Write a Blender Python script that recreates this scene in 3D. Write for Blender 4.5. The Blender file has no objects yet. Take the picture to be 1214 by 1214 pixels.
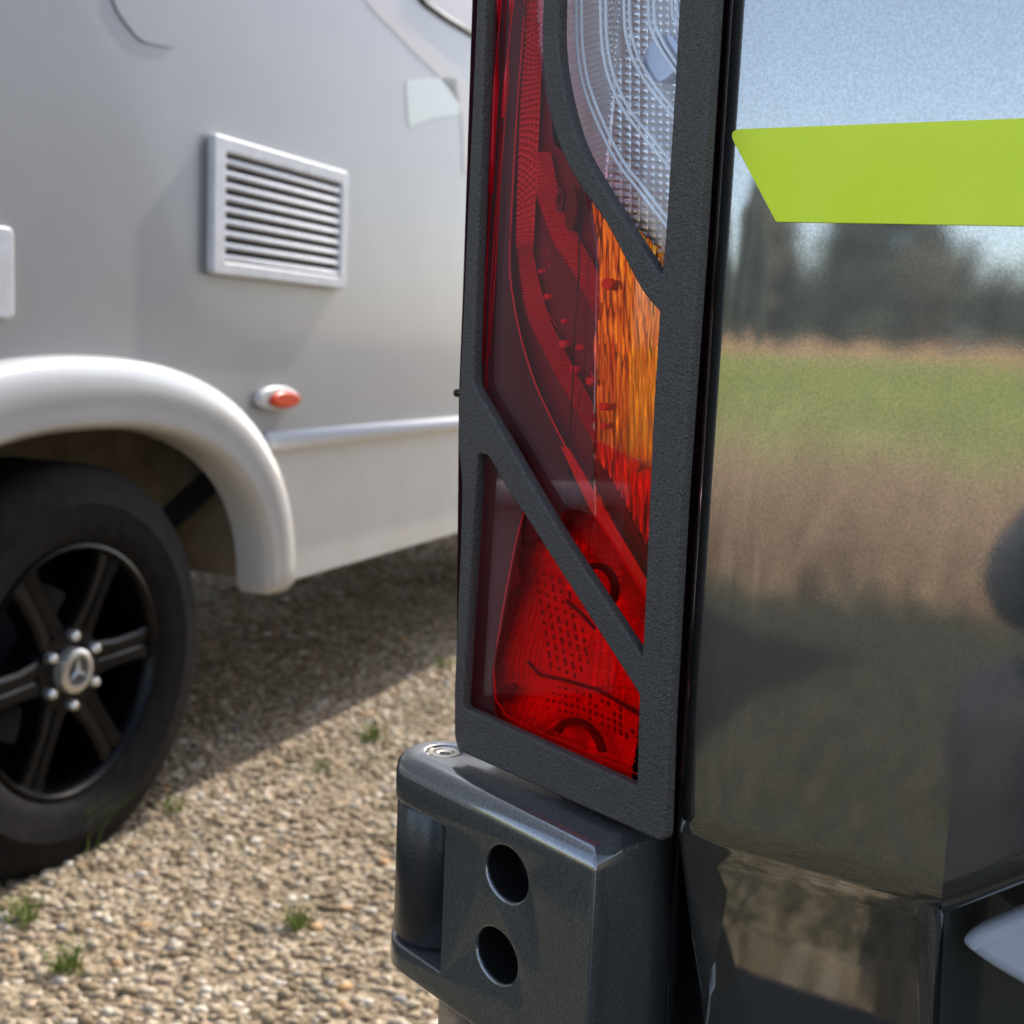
import bpy, bmesh, math, random
import numpy as np
from mathutils import Matrix, Vector
from mathutils.geometry import delaunay_2d_cdt
random.seed(7); rng = np.random.default_rng(7)
R_ = math.radians
scene = bpy.context.scene
col = scene.collection

# ------------------------------------------------------------------ camera
FPX, PITCH, ROLL, CAMZ = 1475.0, R_(7.5), R_(2.5), 1.08
cF = Vector((0, math.cos(PITCH), -math.sin(PITCH)))
_R0 = Vector((1, 0, 0)); _U0 = Vector((0, math.sin(PITCH), math.cos(PITCH)))
cU = math.cos(ROLL)*_U0 - math.sin(ROLL)*_R0
cR = math.cos(ROLL)*_R0 + math.sin(ROLL)*_U0
CAM = Vector((0, 0, CAMZ))
cam_d = bpy.data.cameras.new('camera'); cam = bpy.data.objects.new('camera', cam_d); col.objects.link(cam)
m = Matrix((cR, cU, -cF)).transposed().to_4x4(); m.translation = CAM
cam.matrix_world = m
cam_d.sensor_width = 36; cam_d.lens = 36*FPX/1214
cam_d.clip_start = 0.01; cam_d.clip_end = 6000
cam_d.dof.use_dof = True; cam_d.dof.focus_distance = 0.645; cam_d.dof.aperture_fstop = 11.5
scene.camera = cam

# ------------------------------------------------------------------ light
SUN_AZ, SUN_EL = R_(27), R_(43)          # azimuth measured from +Y towards +X
world = bpy.data.worlds.new('World'); scene.world = world; world.use_nodes = True
nt = world.node_tree; nt.nodes.clear()
sky = nt.nodes.new('ShaderNodeTexSky'); sky.sky_type = 'NISHITA'; sky.sun_disc = False
sky.sun_elevation = SUN_EL; sky.sun_rotation = SUN_AZ
sky.air_density = 0.85; sky.dust_density = 1.7; sky.ozone_density = 1.0
bg = nt.nodes.new('ShaderNodeBackground'); bg.inputs[1].default_value = 0.15
wo = nt.nodes.new('ShaderNodeOutputWorld')
hs = nt.nodes.new('ShaderNodeHueSaturation'); hs.inputs['Saturation'].default_value = .82
nt.links.new(sky.outputs[0], hs.inputs['Color']); nt.links.new(hs.outputs[0], bg.inputs[0]); nt.links.new(bg.outputs[0], wo.inputs[0])
sun_d = bpy.data.lights.new('sun', 'SUN'); sun_d.energy = 2.3; sun_d.angle = R_(0.5); sun_d.color = (1, .95, .88)
sun = bpy.data.objects.new('sun', sun_d); col.objects.link(sun)
sdir = Vector((math.sin(SUN_AZ)*math.cos(SUN_EL), math.cos(SUN_AZ)*math.cos(SUN_EL), math.sin(SUN_EL)))
sun.rotation_euler = sdir.to_track_quat('Z', 'Y').to_euler(); sun.location = (3, 4, 9)
vs = scene.view_settings
vs.view_transform = 'Standard'; vs.look = 'None'; vs.exposure = 1.5; vs.gamma = 1; vs.use_curve_mapping = False

# ------------------------------------------------------------------ helpers
def ray(x, y): return cF + cR*((x-607)/FPX) - cU*((y-607)/FPX)
class Frame:
    """a vertical plane: ex runs to the right along it, ez is up, out points to the viewer's side"""
    def __init__(s, heading, P):
        b = R_(heading)
        s.ex = Vector((math.sin(b), math.cos(b), 0)); s.out = Vector((math.cos(b), -math.sin(b), 0)); s.P = Vector(P)
    def off(s, d): 
        f = Frame(0, s.P + s.out*d); f.ex = s.ex.copy(); f.out = s.out.copy(); return f
    def hit(s, x, y):
        r = ray(x, y); return CAM + r*((s.P-CAM).dot(s.out)/r.dot(s.out))
    def sz(s, x, y):
        q = s.hit(x, y); return ((q-s.P).dot(s.ex), q.z)
    def w(s, a, z, d=0): 
        q = s.P + s.ex*a + s.out*d; q.z = z; return q
    def mat(s, d=0):
        o = s.P + s.out*d
        m = Matrix((s.ex, Vector((0, 0, 1)), s.out)).transposed().to_4x4(); m.translation = (o.x, o.y, 0); return m

def link(name, me, mat=None, parent=None, smooth=False):
    o = bpy.data.objects.new(name, me); col.objects.link(o)
    if mat is not None:
        me.materials.clear(); me.materials.append(mat)
    if smooth: me.polygons.foreach_set('use_smooth', [True]*len(me.polygons))
    if parent is not None: attach(o, parent)
    return o
WORLD = {}
def attach(o, p):
    o.parent = p
    o.matrix_parent_inverse = WORLD.get(p.name, Matrix.Identity(4)).inverted()
def empty(name, loc, parent=None):
    o = bpy.data.objects.new(name, None); col.objects.link(o); o.empty_display_size = .05
    o.location = loc
    if parent is not None: attach(o, parent)
    WORLD[o.name] = Matrix.Translation(loc)
    return o
def tag(o, label=None, cat=None, group=None, kind=None):
    if label: o['label'] = label
    if cat: o['category'] = cat
    if group: o['group'] = group
    if kind: o['kind'] = kind
    return o
def pydata(name, v, f, mat, parent=None, smooth=False):
    me = bpy.data.meshes.new(name); me.from_pydata([tuple(q) for q in v], [], f); me.update()
    return link(name, me, mat, parent, smooth)
def from_bm(name, bm, mat, parent=None, smooth=False, recalc=True):
    if recalc: bmesh.ops.recalc_face_normals(bm, faces=bm.faces)
    me = bpy.data.meshes.new(name); bm.to_mesh(me); bm.free()
    return link(name, me, mat, parent, smooth)
def shade_auto(o, ang=35):
    me = o.data
    me.polygons.foreach_set('use_smooth', [True]*len(me.polygons))
    me.set_sharp_from_angle(angle=R_(ang))
    return o
def _area(p): return sum(p[i-1][0]*p[i][1]-p[i][0]*p[i-1][1] for i in range(len(p)))/2
def _inset(p, d):
    out = []; n = len(p)
    for i in range(n):
        e1 = (p[i]-p[i-1]).normalized(); e2 = (p[(i+1) % n]-p[i]).normalized()
        n1 = Vector((-e1.y, e1.x)); n2 = Vector((-e2.y, e2.x)); mm = n1+n2
        if mm.length < 1e-4: out.append(p[i]+n1*d); continue
        mm.normalize(); out.append(p[i]+mm*(d/max(.35, mm.dot(n1))))
    return out
def plate(name, outer, holes, mtx, thick, bevel, mat, parent=None, res=3, ang=35):
    """flat plate with holes and rounded edges: front face at local z=0 of mtx, thickness goes to -z"""
    loops = []
    for i, pts in enumerate([outer]+list(holes)):
        p = [Vector((q[0], q[1])) for q in pts]
        p = [q for k, q in enumerate(p) if (q-p[k-1]).length > 1e-6]
        if (_area(p) > 0) != (i == 0): p.reverse()
        loops.append(p)
    bm = bmesh.new(); caps = ([], [])
    for p in loops:
        n = len(p); rings = []
        for k in range(res+1):
            t = k/res*math.pi/2; q = _inset(p, bevel*(1-math.sin(t))); z = -bevel*(1-math.cos(t)); rings.append((q, z))
        back = [(q, -thick-z) for q, z in rings[::-1]]
        vr = [[bm.verts.new((c.x, c.y, z)) for c in q] for q, z in rings+back]
        for r1, r2 in zip(vr, vr[1:]):
            for i in range(n): bm.faces.new((r1[i-1], r2[i-1], r2[i], r1[i]))
        caps[0].append(vr[0]); caps[1].append(vr[-1])
    for cap in caps:
        vs_ = [x for r in cap for x in r]; co = [Vector((x.co.x, x.co.y)) for x in vs_]; ed = []; k = 0
        for r in cap:
            ed += [(k+i, k+(i+1) % len(r)) for i in range(len(r))]; k += len(r)
        ov, oe, of, orv, _, _ = delaunay_2d_cdt(co, ed, [], 0, 1e-7)
        cx = np.array([sum((ov[i].x for i in t))/3 for t in of]); cy = np.array([sum((ov[i].y for i in t))/3 for t in of])
        ok = np.zeros(len(of), bool)
        for r in cap: ok ^= pts_in(cx, cy, [(x.co.x, x.co.y) for x in r])
        for t, g in zip(of, ok):
            if not g or not all(orv[i] for i in t): continue
            fv = [vs_[orv[i][0]] for i in t]
            if len(set(fv)) == 3 and bm.faces.get(fv) is None: bm.faces.new(fv)
    bmesh.ops.recalc_face_normals(bm, faces=bm.faces)
    me = bpy.data.meshes.new(name); bm.to_mesh(me); bm.free(); me.transform(mtx)
    o = link(name, me, mat, parent); shade_auto(o, ang)
    for p in me.polygons:
        if p.loop_total == 3: p.use_smooth = False
    return o
def spline(pts, n=8, closed=False):
    """Catmull-Rom through points"""
    P = [Vector(p) for p in pts]; out = []; N = len(P)
    rngi = range(N if closed else N-1)
    for i in rngi:
        p1, p2 = P[i], P[(i+1) % N]
        p0 = P[i-1] if (closed or i > 0) else p1*2-p2
        p3 = P[(i+2) % N] if (closed or i+2 < N) else p2*2-p1
        for k in range(n):
            t = k/n
            out.append(.5*((2*p1)+(p2-p0)*t+(2*p0-5*p1+4*p2-p3)*t*t+(3*p1-p0-3*p2+p3)*t**3))
    if not closed: out.append(P[-1])
    return out
def rounded(pts, r, n=5):
    """round the corners of a polygon; r one radius or one for each corner"""
    N = len(pts); out = []
    for i in range(N):
        p = Vector(pts[i][:2]); a = Vector(pts[i-1][:2])-p; b = Vector(pts[(i+1) % N][:2])-p
        rr = r[i] if isinstance(r, (list, tuple)) else r
        if rr <= 0: out.append(p); continue
        la, lb = a.length, b.length; rr = min(rr, la*.45, lb*.45)
        A = p+a/la*rr; B = p+b/lb*rr
        for k in range(n+1):
            t = k/n; out.append(A*(1-t)**2+p*2*t*(1-t)+B*t*t)
    return out
def tube_v(path, r, n=8, cap=True):
    path = [Vector(p) for p in path]; v = []; f = []
    up = Vector((0, 0, 1)); N = len(path)
    for i, p in enumerate(path):
        t = (path[min(i+1, N-1)]-path[max(i-1, 0)]).normalized()
        a = t.cross(up)
        if a.length < 1e-3: a = t.cross(Vector((1, 0, 0)))
        a.normalize(); b = t.cross(a)
        rr = r[i] if isinstance(r, (list, tuple)) else r
        for k in range(n):
            th = 2*math.pi*k/n; v.append(p+(a*math.cos(th)+b*math.sin(th))*rr)
    for i in range(N-1):
        for k in range(n):
            f.append((i*n+k, i*n+(k+1) % n, (i+1)*n+(k+1) % n, (i+1)*n+k))
    if cap: f.append(tuple(range(n-1, -1, -1))); f.append(tuple((N-1)*n+k for k in range(n)))
    return v, f
def tube(name, path, r, mat, parent=None, n=8):
    v, f = tube_v(path, r, n); return pydata(name, v, f, mat, parent, True)
def bm_box(bm, mtx, sx, sy, sz):
    r = bmesh.ops.create_cube(bm, size=1, matrix=mtx @ Matrix.Diagonal((sx, sy, sz, 1))); return r['verts']
def box(name, mtx, s, mat, parent=None, bevel=0, seg=2):
    bm = bmesh.new(); bm_box(bm, mtx, *s)
    if bevel: bmesh.ops.bevel(bm, geom=bm.edges[:], offset=bevel, segments=seg, affect='EDGES', profile=.5)
    o = from_bm(name, bm, mat, parent)
    if bevel: shade_auto(o, 40)
    return o
def lathe(name, prof, mtx, n, mat, parent=None, smooth=True, closed=False):
    """prof: (radius, height); the axis is local z of mtx"""
    v = []; f = []; M = len(prof)
    for k in range(n):
        th = 2*math.pi*k/n
        for r, h in prof: v.append(mtx @ Vector((r*math.cos(th), r*math.sin(th), h)))
    for k in range(n):
        for i in range(M if closed else M-1):
            a = k*M+i; b = k*M+(i+1) % M; c = ((k+1) % n)*M+(i+1) % M; d = ((k+1) % n)*M+i
            f.append((a, d, c, b))
    o = pydata(name, v, f, mat, parent); 
    bm = bmesh.new(); bm.from_mesh(o.data); bmesh.ops.remove_doubles(bm, verts=bm.verts, dist=1e-6)
    bmesh.ops.recalc_face_normals(bm, faces=bm.faces); bm.to_mesh(o.data); bm.free()
    if smooth: shade_auto(o, 40)
    return o
def pts_in(px, py, poly):
    inside = np.zeros(px.shape, bool); n = len(poly)
    for i in range(n):
        x1, y1 = poly[i][0], poly[i][1]; x2, y2 = poly[i-1][0], poly[i-1][1]
        c = ((y1 > py) != (y2 > py)) & (px < (x2-x1)*(py-y1)/((y2-y1)+1e-12)+x1)
        inside ^= c
    return inside

# ------------------------------------------------------------------ materials
def M(name, color, rough=.5, metal=0, coat=0, coat_r=.03, spec=.5, **kw):
    m = bpy.data.materials.new(name); m.use_nodes = True
    b = m.node_tree.nodes['Principled BSDF']
    b.inputs['Base Color'].default_value = (*color, 1); b.inputs['Roughness'].default_value = rough
    b.inputs['Metallic'].default_value = metal; b.inputs['Coat Weight'].default_value = coat
    b.inputs['Coat Roughness'].default_value = coat_r; b.inputs['Specular IOR Level'].default_value = spec
    return m
def N(m, t, **kw):
    n = m.node_tree.nodes.new(t)
    for k, v in kw.items(): setattr(n, k, v)
    return n
def L(m, a, b): m.node_tree.links.new(a, b)
def PB(m): return m.node_tree.nodes['Principled BSDF']
def coords(m, scale=(1, 1, 1)):
    tc = N(m, 'ShaderNodeTexCoord'); mp = N(m, 'ShaderNodeMapping'); mp.inputs['Scale'].default_value = scale
    L(m, tc.outputs['Object'], mp.inputs['Vector']); return mp.outputs[0]
def noise(m, vec, scale, detail=3, rough=.6):
    n = N(m, 'ShaderNodeTexNoise'); n.inputs['Scale'].default_value = scale; n.inputs['Detail'].default_value = detail
    n.inputs['Roughness'].default_value = rough; L(m, vec, n.inputs['Vector']); return n.outputs['Fac']
def ramp(m, fac, stops):
    r = N(m, 'ShaderNodeValToRGB'); e = r.color_ramp.elements
    while len(e) < len(stops): e.new(.5)
    for q, (p, c) in zip(e, stops): q.position = p; q.color = (*c, 1)
    L(m, fac, r.inputs[0]); return r.outputs[0]
def bump(m, h, dist, strength=1, into=None):
    b = N(m, 'ShaderNodeBump'); b.inputs['Distance'].default_value = dist; b.inputs['Strength'].default_value = strength
    L(m, h, b.inputs['Height'])
    if into is not None: L(m, into, b.inputs['Normal'])
    return b.outputs[0]
def noisy(m, scale, lo, hi, detail=4, socket='Base Color', vs=(1, 1, 1), a=.35, b=.65):
    L(m, ramp(m, noise(m, coords(m, vs), scale, detail), [(a, lo), (b, hi)]), PB(m).inputs[socket])
    return m
def relief(m, scale, dist, detail=2, vs=(1, 1, 1), strength=1):
    L(m, bump(m, noise(m, coords(m, vs), scale, detail), dist, strength), PB(m).inputs['Normal']); return m
def lens_mat(name, tint, ior=1.5, rough=.01):
    m = bpy.data.materials.new(name); m.use_nodes = True; t = m.node_tree; t.nodes.clear()
    o = t.nodes.new('ShaderNodeOutputMaterial'); mix = t.nodes.new('ShaderNodeMixShader')
    tr = t.nodes.new('ShaderNodeBsdfTransparent'); tr.inputs[0].default_value = (*tint, 1)
    gl = t.nodes.new('ShaderNodeBsdfGlossy'); gl.inputs['Roughness'].default_value = rough
    fr = t.nodes.new('ShaderNodeFresnel'); ge = t.nodes.new('ShaderNodeNewGeometry'); mr = t.nodes.new('ShaderNodeMapRange'); mr.inputs[3].default_value = ior; mr.inputs[4].default_value = 1/ior
    t.links.new(ge.outputs['Backfacing'], mr.inputs[0]); t.links.new(mr.outputs[0], fr.inputs[0])
    t.links.new(fr.outputs[0], mix.inputs[0]); t.links.new(tr.outputs[0], mix.inputs[1]); t.links.new(gl.outputs[0], mix.inputs[2])
    t.links.new(mix.outputs[0], o.inputs[0]); return m

# powder coated guard
m_guard = M('powder_coat', (.022, .022, .024), .48, spec=.5)
noisy(m_guard, 700, (.045, .037, .032), (.10, .086, .075), a=.3, b=.7); relief(m_guard, 620, .0016, 2)
m_hinge = M('hinge_paint', (.05, .052, .052), .3, metal=.5, coat=1, coat_r=.1)
PB(m_hinge).inputs['Coat IOR'].default_value = 2.3
noisy(m_hinge, 600, (.075, .075, .073), (.15, .148, .143)); relief(m_hinge, 260, .00025, 3)
m_barrel = M('barrel_paint', (.03, .031, .034), .35, metal=.4, coat=.4, coat_r=.2); relief(m_barrel, 500, .0003, 2)
m_steel = M('pin_steel', (.55, .5, .4), .3, metal=1); relief(m_steel, 400, .0002)
m_black = M('black_rubber', (.006, .006, .006), .45)
m_gloss_black = M('gloss_black', (.008, .008, .009), .12)
# metallic door paint: flakes under a clear coat
m_door = M('metallic_paint', (.40, .40, .385), .03, metal=1.0, coat=.35, coat_r=.02)
_c = coords(m_door)
L(m_door, ramp(m_door, noise(m_door, _c, 700, 2), [(.3, (.36, .355, .335)), (.7, (.50, .49, .465))]), PB(m_door).inputs['Base Color'])
_b1 = bump(m_door, noise(m_door, _c, 1500, 2), .00002, .25)
_b2 = bump(m_door, noise(m_door, _c, 14, 3), .0008, .12, _b1)
L(m_door, _b2, PB(m_door).inputs['Normal'])
_gl = N(m_door, 'ShaderNodeBsdfGlossy'); _gl.inputs['Roughness'].default_value = .5; _gl.inputs['Color'].default_value = (.30, .295, .28, 1)
_mx = N(m_door, 'ShaderNodeMixShader'); _mx.inputs[0].default_value = .24; L(m_door, PB(m_door).outputs[0], _mx.inputs[1]); L(m_door, _gl.outputs[0], _mx.inputs[2])
L(m_door, _mx.outputs[0], m_door.node_tree.nodes['Material Output'].inputs[0])
m_body = M('metallic_body', (.16, .165, .16), .3, metal=.8, coat=1, coat_r=.03); noisy(m_body, 900, (.13, .135, .13), (.2, .2, .195))
m_lime = M('lime_film', (.62, .85, .06), .4, coat=.12, coat_r=.06, spec=.25)
noisy(m_lime, 14, (.83, .95, .03), (.87, .97, .05), 5); relief(m_lime, 900, .0001)
m_trim_grey = M('light_grey_trim', (.45, .46, .5), .45); relief(m_trim_grey, 900, .0002)
# lamp
m_house = M('lamp_housing', (.06, .012, .02), .35)
m_chamber = M('smoked_chamber', (.115, .06, .064), .25)
m_redrod = M('red_light_guide', (1, .008, .05), .25, spec=.6)
m_redbright = M('red_reflector', (1.0, .004, .003), .3, metal=.45, spec=.5)
m_shade_line = M('shade_line_red', (.36, .001, .001), .5)  # tile shade painted as dark red dashes; also the fine bowl lines
m_redband = M('prism_red', (.78, .008, .035), .3, metal=.3)
m_reddark = M('dark_red_boss', (.16, .004, .004), .4)
m_silver = M('chrome_reflector', (.88, .87, .86), .28, metal=.7)
m_whiterib = M('white_light_guide', (.97, .97, .97), .3, spec=.8)
m_bulb = M('bulb_glass', (.45, .47, .55), .15, metal=.6)
m_amber = M('amber_reflector', (1, .36, .04), .2, metal=.8)
noisy(m_amber, 300, (.45, .045, .003), (.92, .40, .04), 5, vs=(1, 1, .12), a=.32, b=.62)  # streaked tones stand for refracted light, put into the colour
m_lens_red = lens_mat('red_lens', (.97, .66, .68), 1.62)
m_lens_red2 = lens_mat('red_lens_bright', (1.0, .3, .3), 1.22)
m_lens_amber = lens_mat('amber_lens', (1.0, .82, .55))
m_lens_clear = lens_mat('clear_lens', (.97, .97, .98))
# motorhome
m_mhgrey = M('motorhome_panel', (.40, .40, .40), .42, coat=.3, coat_r=.08); noisy(m_mhgrey, 3, (.265, .265, .265), (.285, .285, .285)); relief(m_mhgrey, 2.5, .01, 2, strength=.15)
m_mhwhite = M('motorhome_white', (.70, .70, .68), .28, coat=.6, coat_r=.05); noisy(m_mhwhite, 6, (.49, .485, .475), (.52, .52, .515))
m_trimlit = M('lit_white_trim', (.9, .88, .85), .6, spec=.2)  # lighter than the body white: light on the strip put into its colour
m_vent = M('vent_plastic', (.66, .66, .67), .5); noisy(m_vent, 30, (.6, .6, .6), (.7, .7, .71))
m_tyre = M('tyre_rubber', (.008, .007, .008), .8, spec=.15); noisy(m_tyre, 30, (.005, .0045, .005), (.013, .0115, .011), 5)
m_rim = M('black_rim', (.002, .002, .003), .3, spec=.18)
m_nut = M('wheel_nut', (.75, .73, .7), .3, metal=.9)
m_cap = M('hub_cap', (.62, .6, .56), .32, metal=.8)
m_capdark = M('hub_cap_recess', (.12, .12, .12), .4, metal=.5)
m_orange = M('orange_lens', (.62, .045, .002), .25, spec=.3)
m_dark = M('underbody', (.012, .012, .012), .8); noisy(m_dark, 12, (.008, .008, .008), (.02, .018, .016))
m_tan = M('wheel_well_board', (.30, .25, .18), .7); noisy(m_tan, 7, (.2, .16, .11), (.34, .29, .21))
m_strut = M('chassis_steel', (.05, .055, .065), .5, metal=.4)
m_beige = M('beige_reflection_and_panel', (.42, .375, .345), .35)  # tone of the painted van reflection, also of the cab panel
m_pale = M('pale_reflection', (.44, .47, .41), .25)  # soft wall reflection painted as a flat tone
m_glass_dark = M('dark_glass', (.02, .022, .024), .06, coat=.5)

# ------------------------------------------------------------------ planes of the place
pD = CAM + ray(840, 600)*0.63
pG = CAM + ray(800, 600)*0.625
DOOR = Frame(180-56, pD)
GRD = Frame(180-39.5, pG)
_r = ray(55, 1036); pW = CAM + _r*(-CAMZ/_r.z)
SIDE = Frame(21.8, pW)
SIDE.P = SIDE.hit(92, 808)                 # origin at the hub
zGB = GRD.hit(660, 943).z                 # lower edge of the lamp guard
_r = ray(705, 1030); HNG = Frame(180-30.4, CAM + _r*((CAMZ-(zGB-.012))/-_r.z))
vu = DOOR.ex; vv = -DOOR.out               # van axes: right along the rear, forward
K = GRD.hit(550, 600); K.z = 0
def van(a, b, z): 
    q = K + vu*a + vv*b; q.z = z; return q

# ------------------------------------------------------------------ ground
fdir = Vector((-.79, -.613, 0)); wdir = Vector((.613, -.79, 0)); RP0 = Vector((.15, .58, 0))
def gheight(x, y):
    d = (x-RP0.x)*fdir.x+(y-RP0.y)*fdir.y
    t = np.clip((d-9)/85, 0, 1); return 1.75*t
def sstep(a, b, x): 
    t = np.clip((x-a)/(b-a), 0, 1); return t*t*(3-2*t)
m_ground = M('gravel_and_meadow', (.2, .17, .12), .95, spec=.2)
_c = coords(m_ground)
sep = N(m_ground, 'ShaderNodeVectorMath', operation='DOT_PRODUCT'); L(m_ground, _c, sep.inputs[0]); sep.inputs[1].default_value = tuple(fdir)
vor = N(m_ground, 'ShaderNodeTexVoronoi'); vor.inputs['Scale'].default_value = 55; L(m_ground, _c, vor.inputs['Vector'])
grav = ramp(m_ground, vor.outputs['Color'], [(.1, (.15, .11, .07)), (.45, (.25, .19, .125)), (.8, (.34, .27, .19)), (1, (.44, .38, .3))])
moss = ramp(m_ground, noise(m_ground, _c, 2.2, 6, .7), [(.5, (0, 0, 0)), (.72, (.75, .75, .75))])
mixA = N(m_ground, 'ShaderNodeMix', data_type='RGBA'); L(m_ground, moss, mixA.inputs[0]); L(m_ground, grav, mixA.inputs[6]); mixA.inputs[7].default_value = (.075, .085, .028, 1)
turf = ramp(m_ground, noise(m_ground, _c, 14, 6, .7), [(.3, (.035, .033, .023)), (.5, (.052, .050, .032)), (.7, (.08, .065, .045))])
field = ramp(m_ground, noise(m_ground, coords(m_ground, (.25, 1, 1)), .35, 8, .75), [(.32, (.17, .19, .06)), (.5, (.27, .29, .08)), (.7, (.33, .33, .12))])
def dmask(a, b, wob=0):
    mr = N(m_ground, 'ShaderNodeMapRange'); mr.inputs[1].default_value = a; mr.inputs[2].default_value = b
    if wob:
        ad = N(m_ground, 'ShaderNodeMath', operation='MULTIPLY_ADD'); L(m_ground, noise(m_ground, _c, 1.6, 5, .7), ad.inputs[0]); ad.inputs[1].default_value = wob; L(m_ground, sep.outputs['Value'], ad.inputs[2])
        L(m_ground, ad.outputs[0], mr.inputs[0])
    else: L(m_ground, sep.outputs['Value'], mr.inputs[0])
    return mr.outputs[0]
mixB = N(m_ground, 'ShaderNodeMix', data_type='RGBA'); L(m_ground, dmask(.1, .7, 1.2), mixB.inputs[0]); L(m_ground, mixA.outputs[2], mixB.inputs[6]); L(m_ground, turf, mixB.inputs[7])
mixC = N(m_ground, 'ShaderNodeMix', data_type='RGBA'); L(m_ground, dmask(7, 9.5), mixC.inputs[0]); L(m_ground, mixB.outputs[2], mixC.inputs[6]); L(m_ground, field, mixC.inputs[7])
L(m_ground, mixC.outputs[2], PB(m_ground).inputs['Base Color'])
L(m_ground, bump(m_ground, vor.outputs['Distance'], .012, .8), PB(m_ground).inputs['Normal'])
v = [(0, 1, 0)]; f = []; rad = [.6, 1.2, 2, 3, 4.5, 6, 8, 11, 15, 20, 27, 36, 48, 60, 75, 90, 110, 150, 250, 500, 1200, 4000]; n = 72
for r in rad:
    for k in range(n):
        x = r*math.cos(2*math.pi*k/n); y = 1+r*math.sin(2*math.pi*k/n); v.append((x, y, float(gheight(x, y))))
for k in range(n): f.append((0, 1+k, 1+(k+1) % n))
for i in range(len(rad)-1):
    for k in range(n): f.append((1+i*n+k, 1+(i+1)*n+k, 1+(i+1)*n+(k+1) % n, 1+i*n+(k+1) % n))
tag(pydata('ground', v, f, m_ground, None, True), kind='structure')

# gravel stones
bm = bmesh.new(); bmesh.ops.create_icosphere(bm, subdivisions=1, radius=1); bm.verts.index_update()
icoV = np.array([q.co[:] for q in bm.verts]); icoF = np.array([[q.index for q in fc.verts] for fc in bm.faces]); bm.free()
def pebbles(nn, x0, x1, y0, y1, r0, r1):
    x = rng.uniform(x0, x1, nn); y = rng.uniform(y0, y1, nn); return np.stack([x, y, r0+(r1-r0)*rng.random(nn)**2.2], 1)
P = np.concatenate([pebbles(42000, -1.9, .7, 1.65, 4.2, .0035, .0145), pebbles(9000, -1.4, 1.6, 4.2, 8, .009, .02), pebbles(11000, -2.6, .5, -1.7, 1.6, .006, .017)])
P = P[((P[:, 0]-.15)*fdir.x+(P[:, 1]-.58)*fdir.y < -.15+rng.random(len(P))**2*.5) | (P[:, 1] > 1.6)]
nP = len(P); an = rng.uniform(0, 6.28, nP); ca, sa = np.cos(an), np.sin(an)
sc3 = np.stack([rng.uniform(.8, 1.45, nP), rng.uniform(.7, 1.1, nP), rng.uniform(.38, .75, nP)], 1)*P[:, 2:3]
V = icoV[None]*(1+rng.uniform(-.16, .16, (nP, len(icoV), 1)))*sc3[:, None]
X = V[:, :, 0]*ca[:, None]-V[:, :, 1]*sa[:, None]+P[:, 0:1]; Y = V[:, :, 0]*sa[:, None]+V[:, :, 1]*ca[:, None]+P[:, 1:2]
Z = V[:, :, 2]+sc3[:, 2:3]*rng.uniform(-.35, .4, (nP, 1))
VV = np.stack([X, Y, Z], 2).reshape(-1, 3); FF = (icoF[None]+(np.arange(nP)*len(icoV))[:, None, None]).reshape(-1, 3)
me = bpy.data.meshes.new('gravel'); me.vertices.add(len(VV)); me.vertices.foreach_set('co', VV.ravel())
me.loops.add(FF.size); me.loops.foreach_set('vertex_index', FF.ravel().astype(np.int32))
me.polygons.add(len(FF)); me.polygons.foreach_set('loop_start', np.arange(0, FF.size, 3, dtype=np.int32))
me.update(calc_edges=True); me.validate()
m_peb = M('gravel_stone', (.3, .27, .22), .85, spec=.3)
gi = N(m_peb, 'ShaderNodeNewGeometry')
L(m_peb, ramp(m_peb, gi.outputs['Random Per Island'], [(0, (.14, .10, .06)), (.2, (.22, .16, .095)), (.42, (.31, .235, .15)), (.66, (.37, .295, .20)), (.84, (.45, .385, .29)), (.93, (.64, .58, .49)), (.965, (.44, .25, .11)), (1, (.26, .27, .28))]), PB(m_peb).inputs['Base Color'])
_o = PB(m_peb).inputs['Base Color'].links[0].from_socket; _mx = N(m_peb, 'ShaderNodeMix', data_type='RGBA', blend_type='MIX')
L(m_peb, ramp(m_peb, noise(m_peb, coords(m_peb), 2.6, 6, .7), [(.46, (0, 0, 0)), (.68, (.7, .7, .7))]), _mx.inputs[0]); L(m_peb, _o, _mx.inputs[6]); _mx.inputs[7].default_value = (.15, .115, .06, 1); L(m_peb, _mx.outputs[2], PB(m_peb).inputs['Base Color'])
tag(link('gravel', me, m_peb), 'loose beige and grey gravel covering the yard between the vehicles', 'gravel', kind='stuff')

# blades of grass, joined
def blades(roots, h, w, lean, seg=3):
    """roots (n,3); h,w,lean arrays -> verts, faces"""
    n = len(roots); an = rng.uniform(0, 6.28, n); fa = rng.uniform(0, 6.28, n)
    v = []; 
    for s in range(seg+1):
        t = s/seg
        cx = roots[:, 0]+np.cos(an)*lean*t**1.8; cy = roots[:, 1]+np.sin(an)*lean*t**1.8; cz = roots[:, 2]+h*t*(1-.12*t)
        ww = w*(1-t*.9)
        v.append(np.stack([cx-np.cos(fa)*ww, cy-np.sin(fa)*ww, cz], 1)); v.append(np.stack([cx+np.cos(fa)*ww, cy+np.sin(fa)*ww, cz], 1))
    V = np.stack(v, 1); k = 2*(seg+1)
    F = []
    base = np.arange(n)*k
    for s in range(seg): F.append(np.stack([base+2*s, base+2*s+1, base+2*s+3, base+2*s+2], 1))
    return V.reshape(-1, 3), np.concatenate(F)
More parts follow.
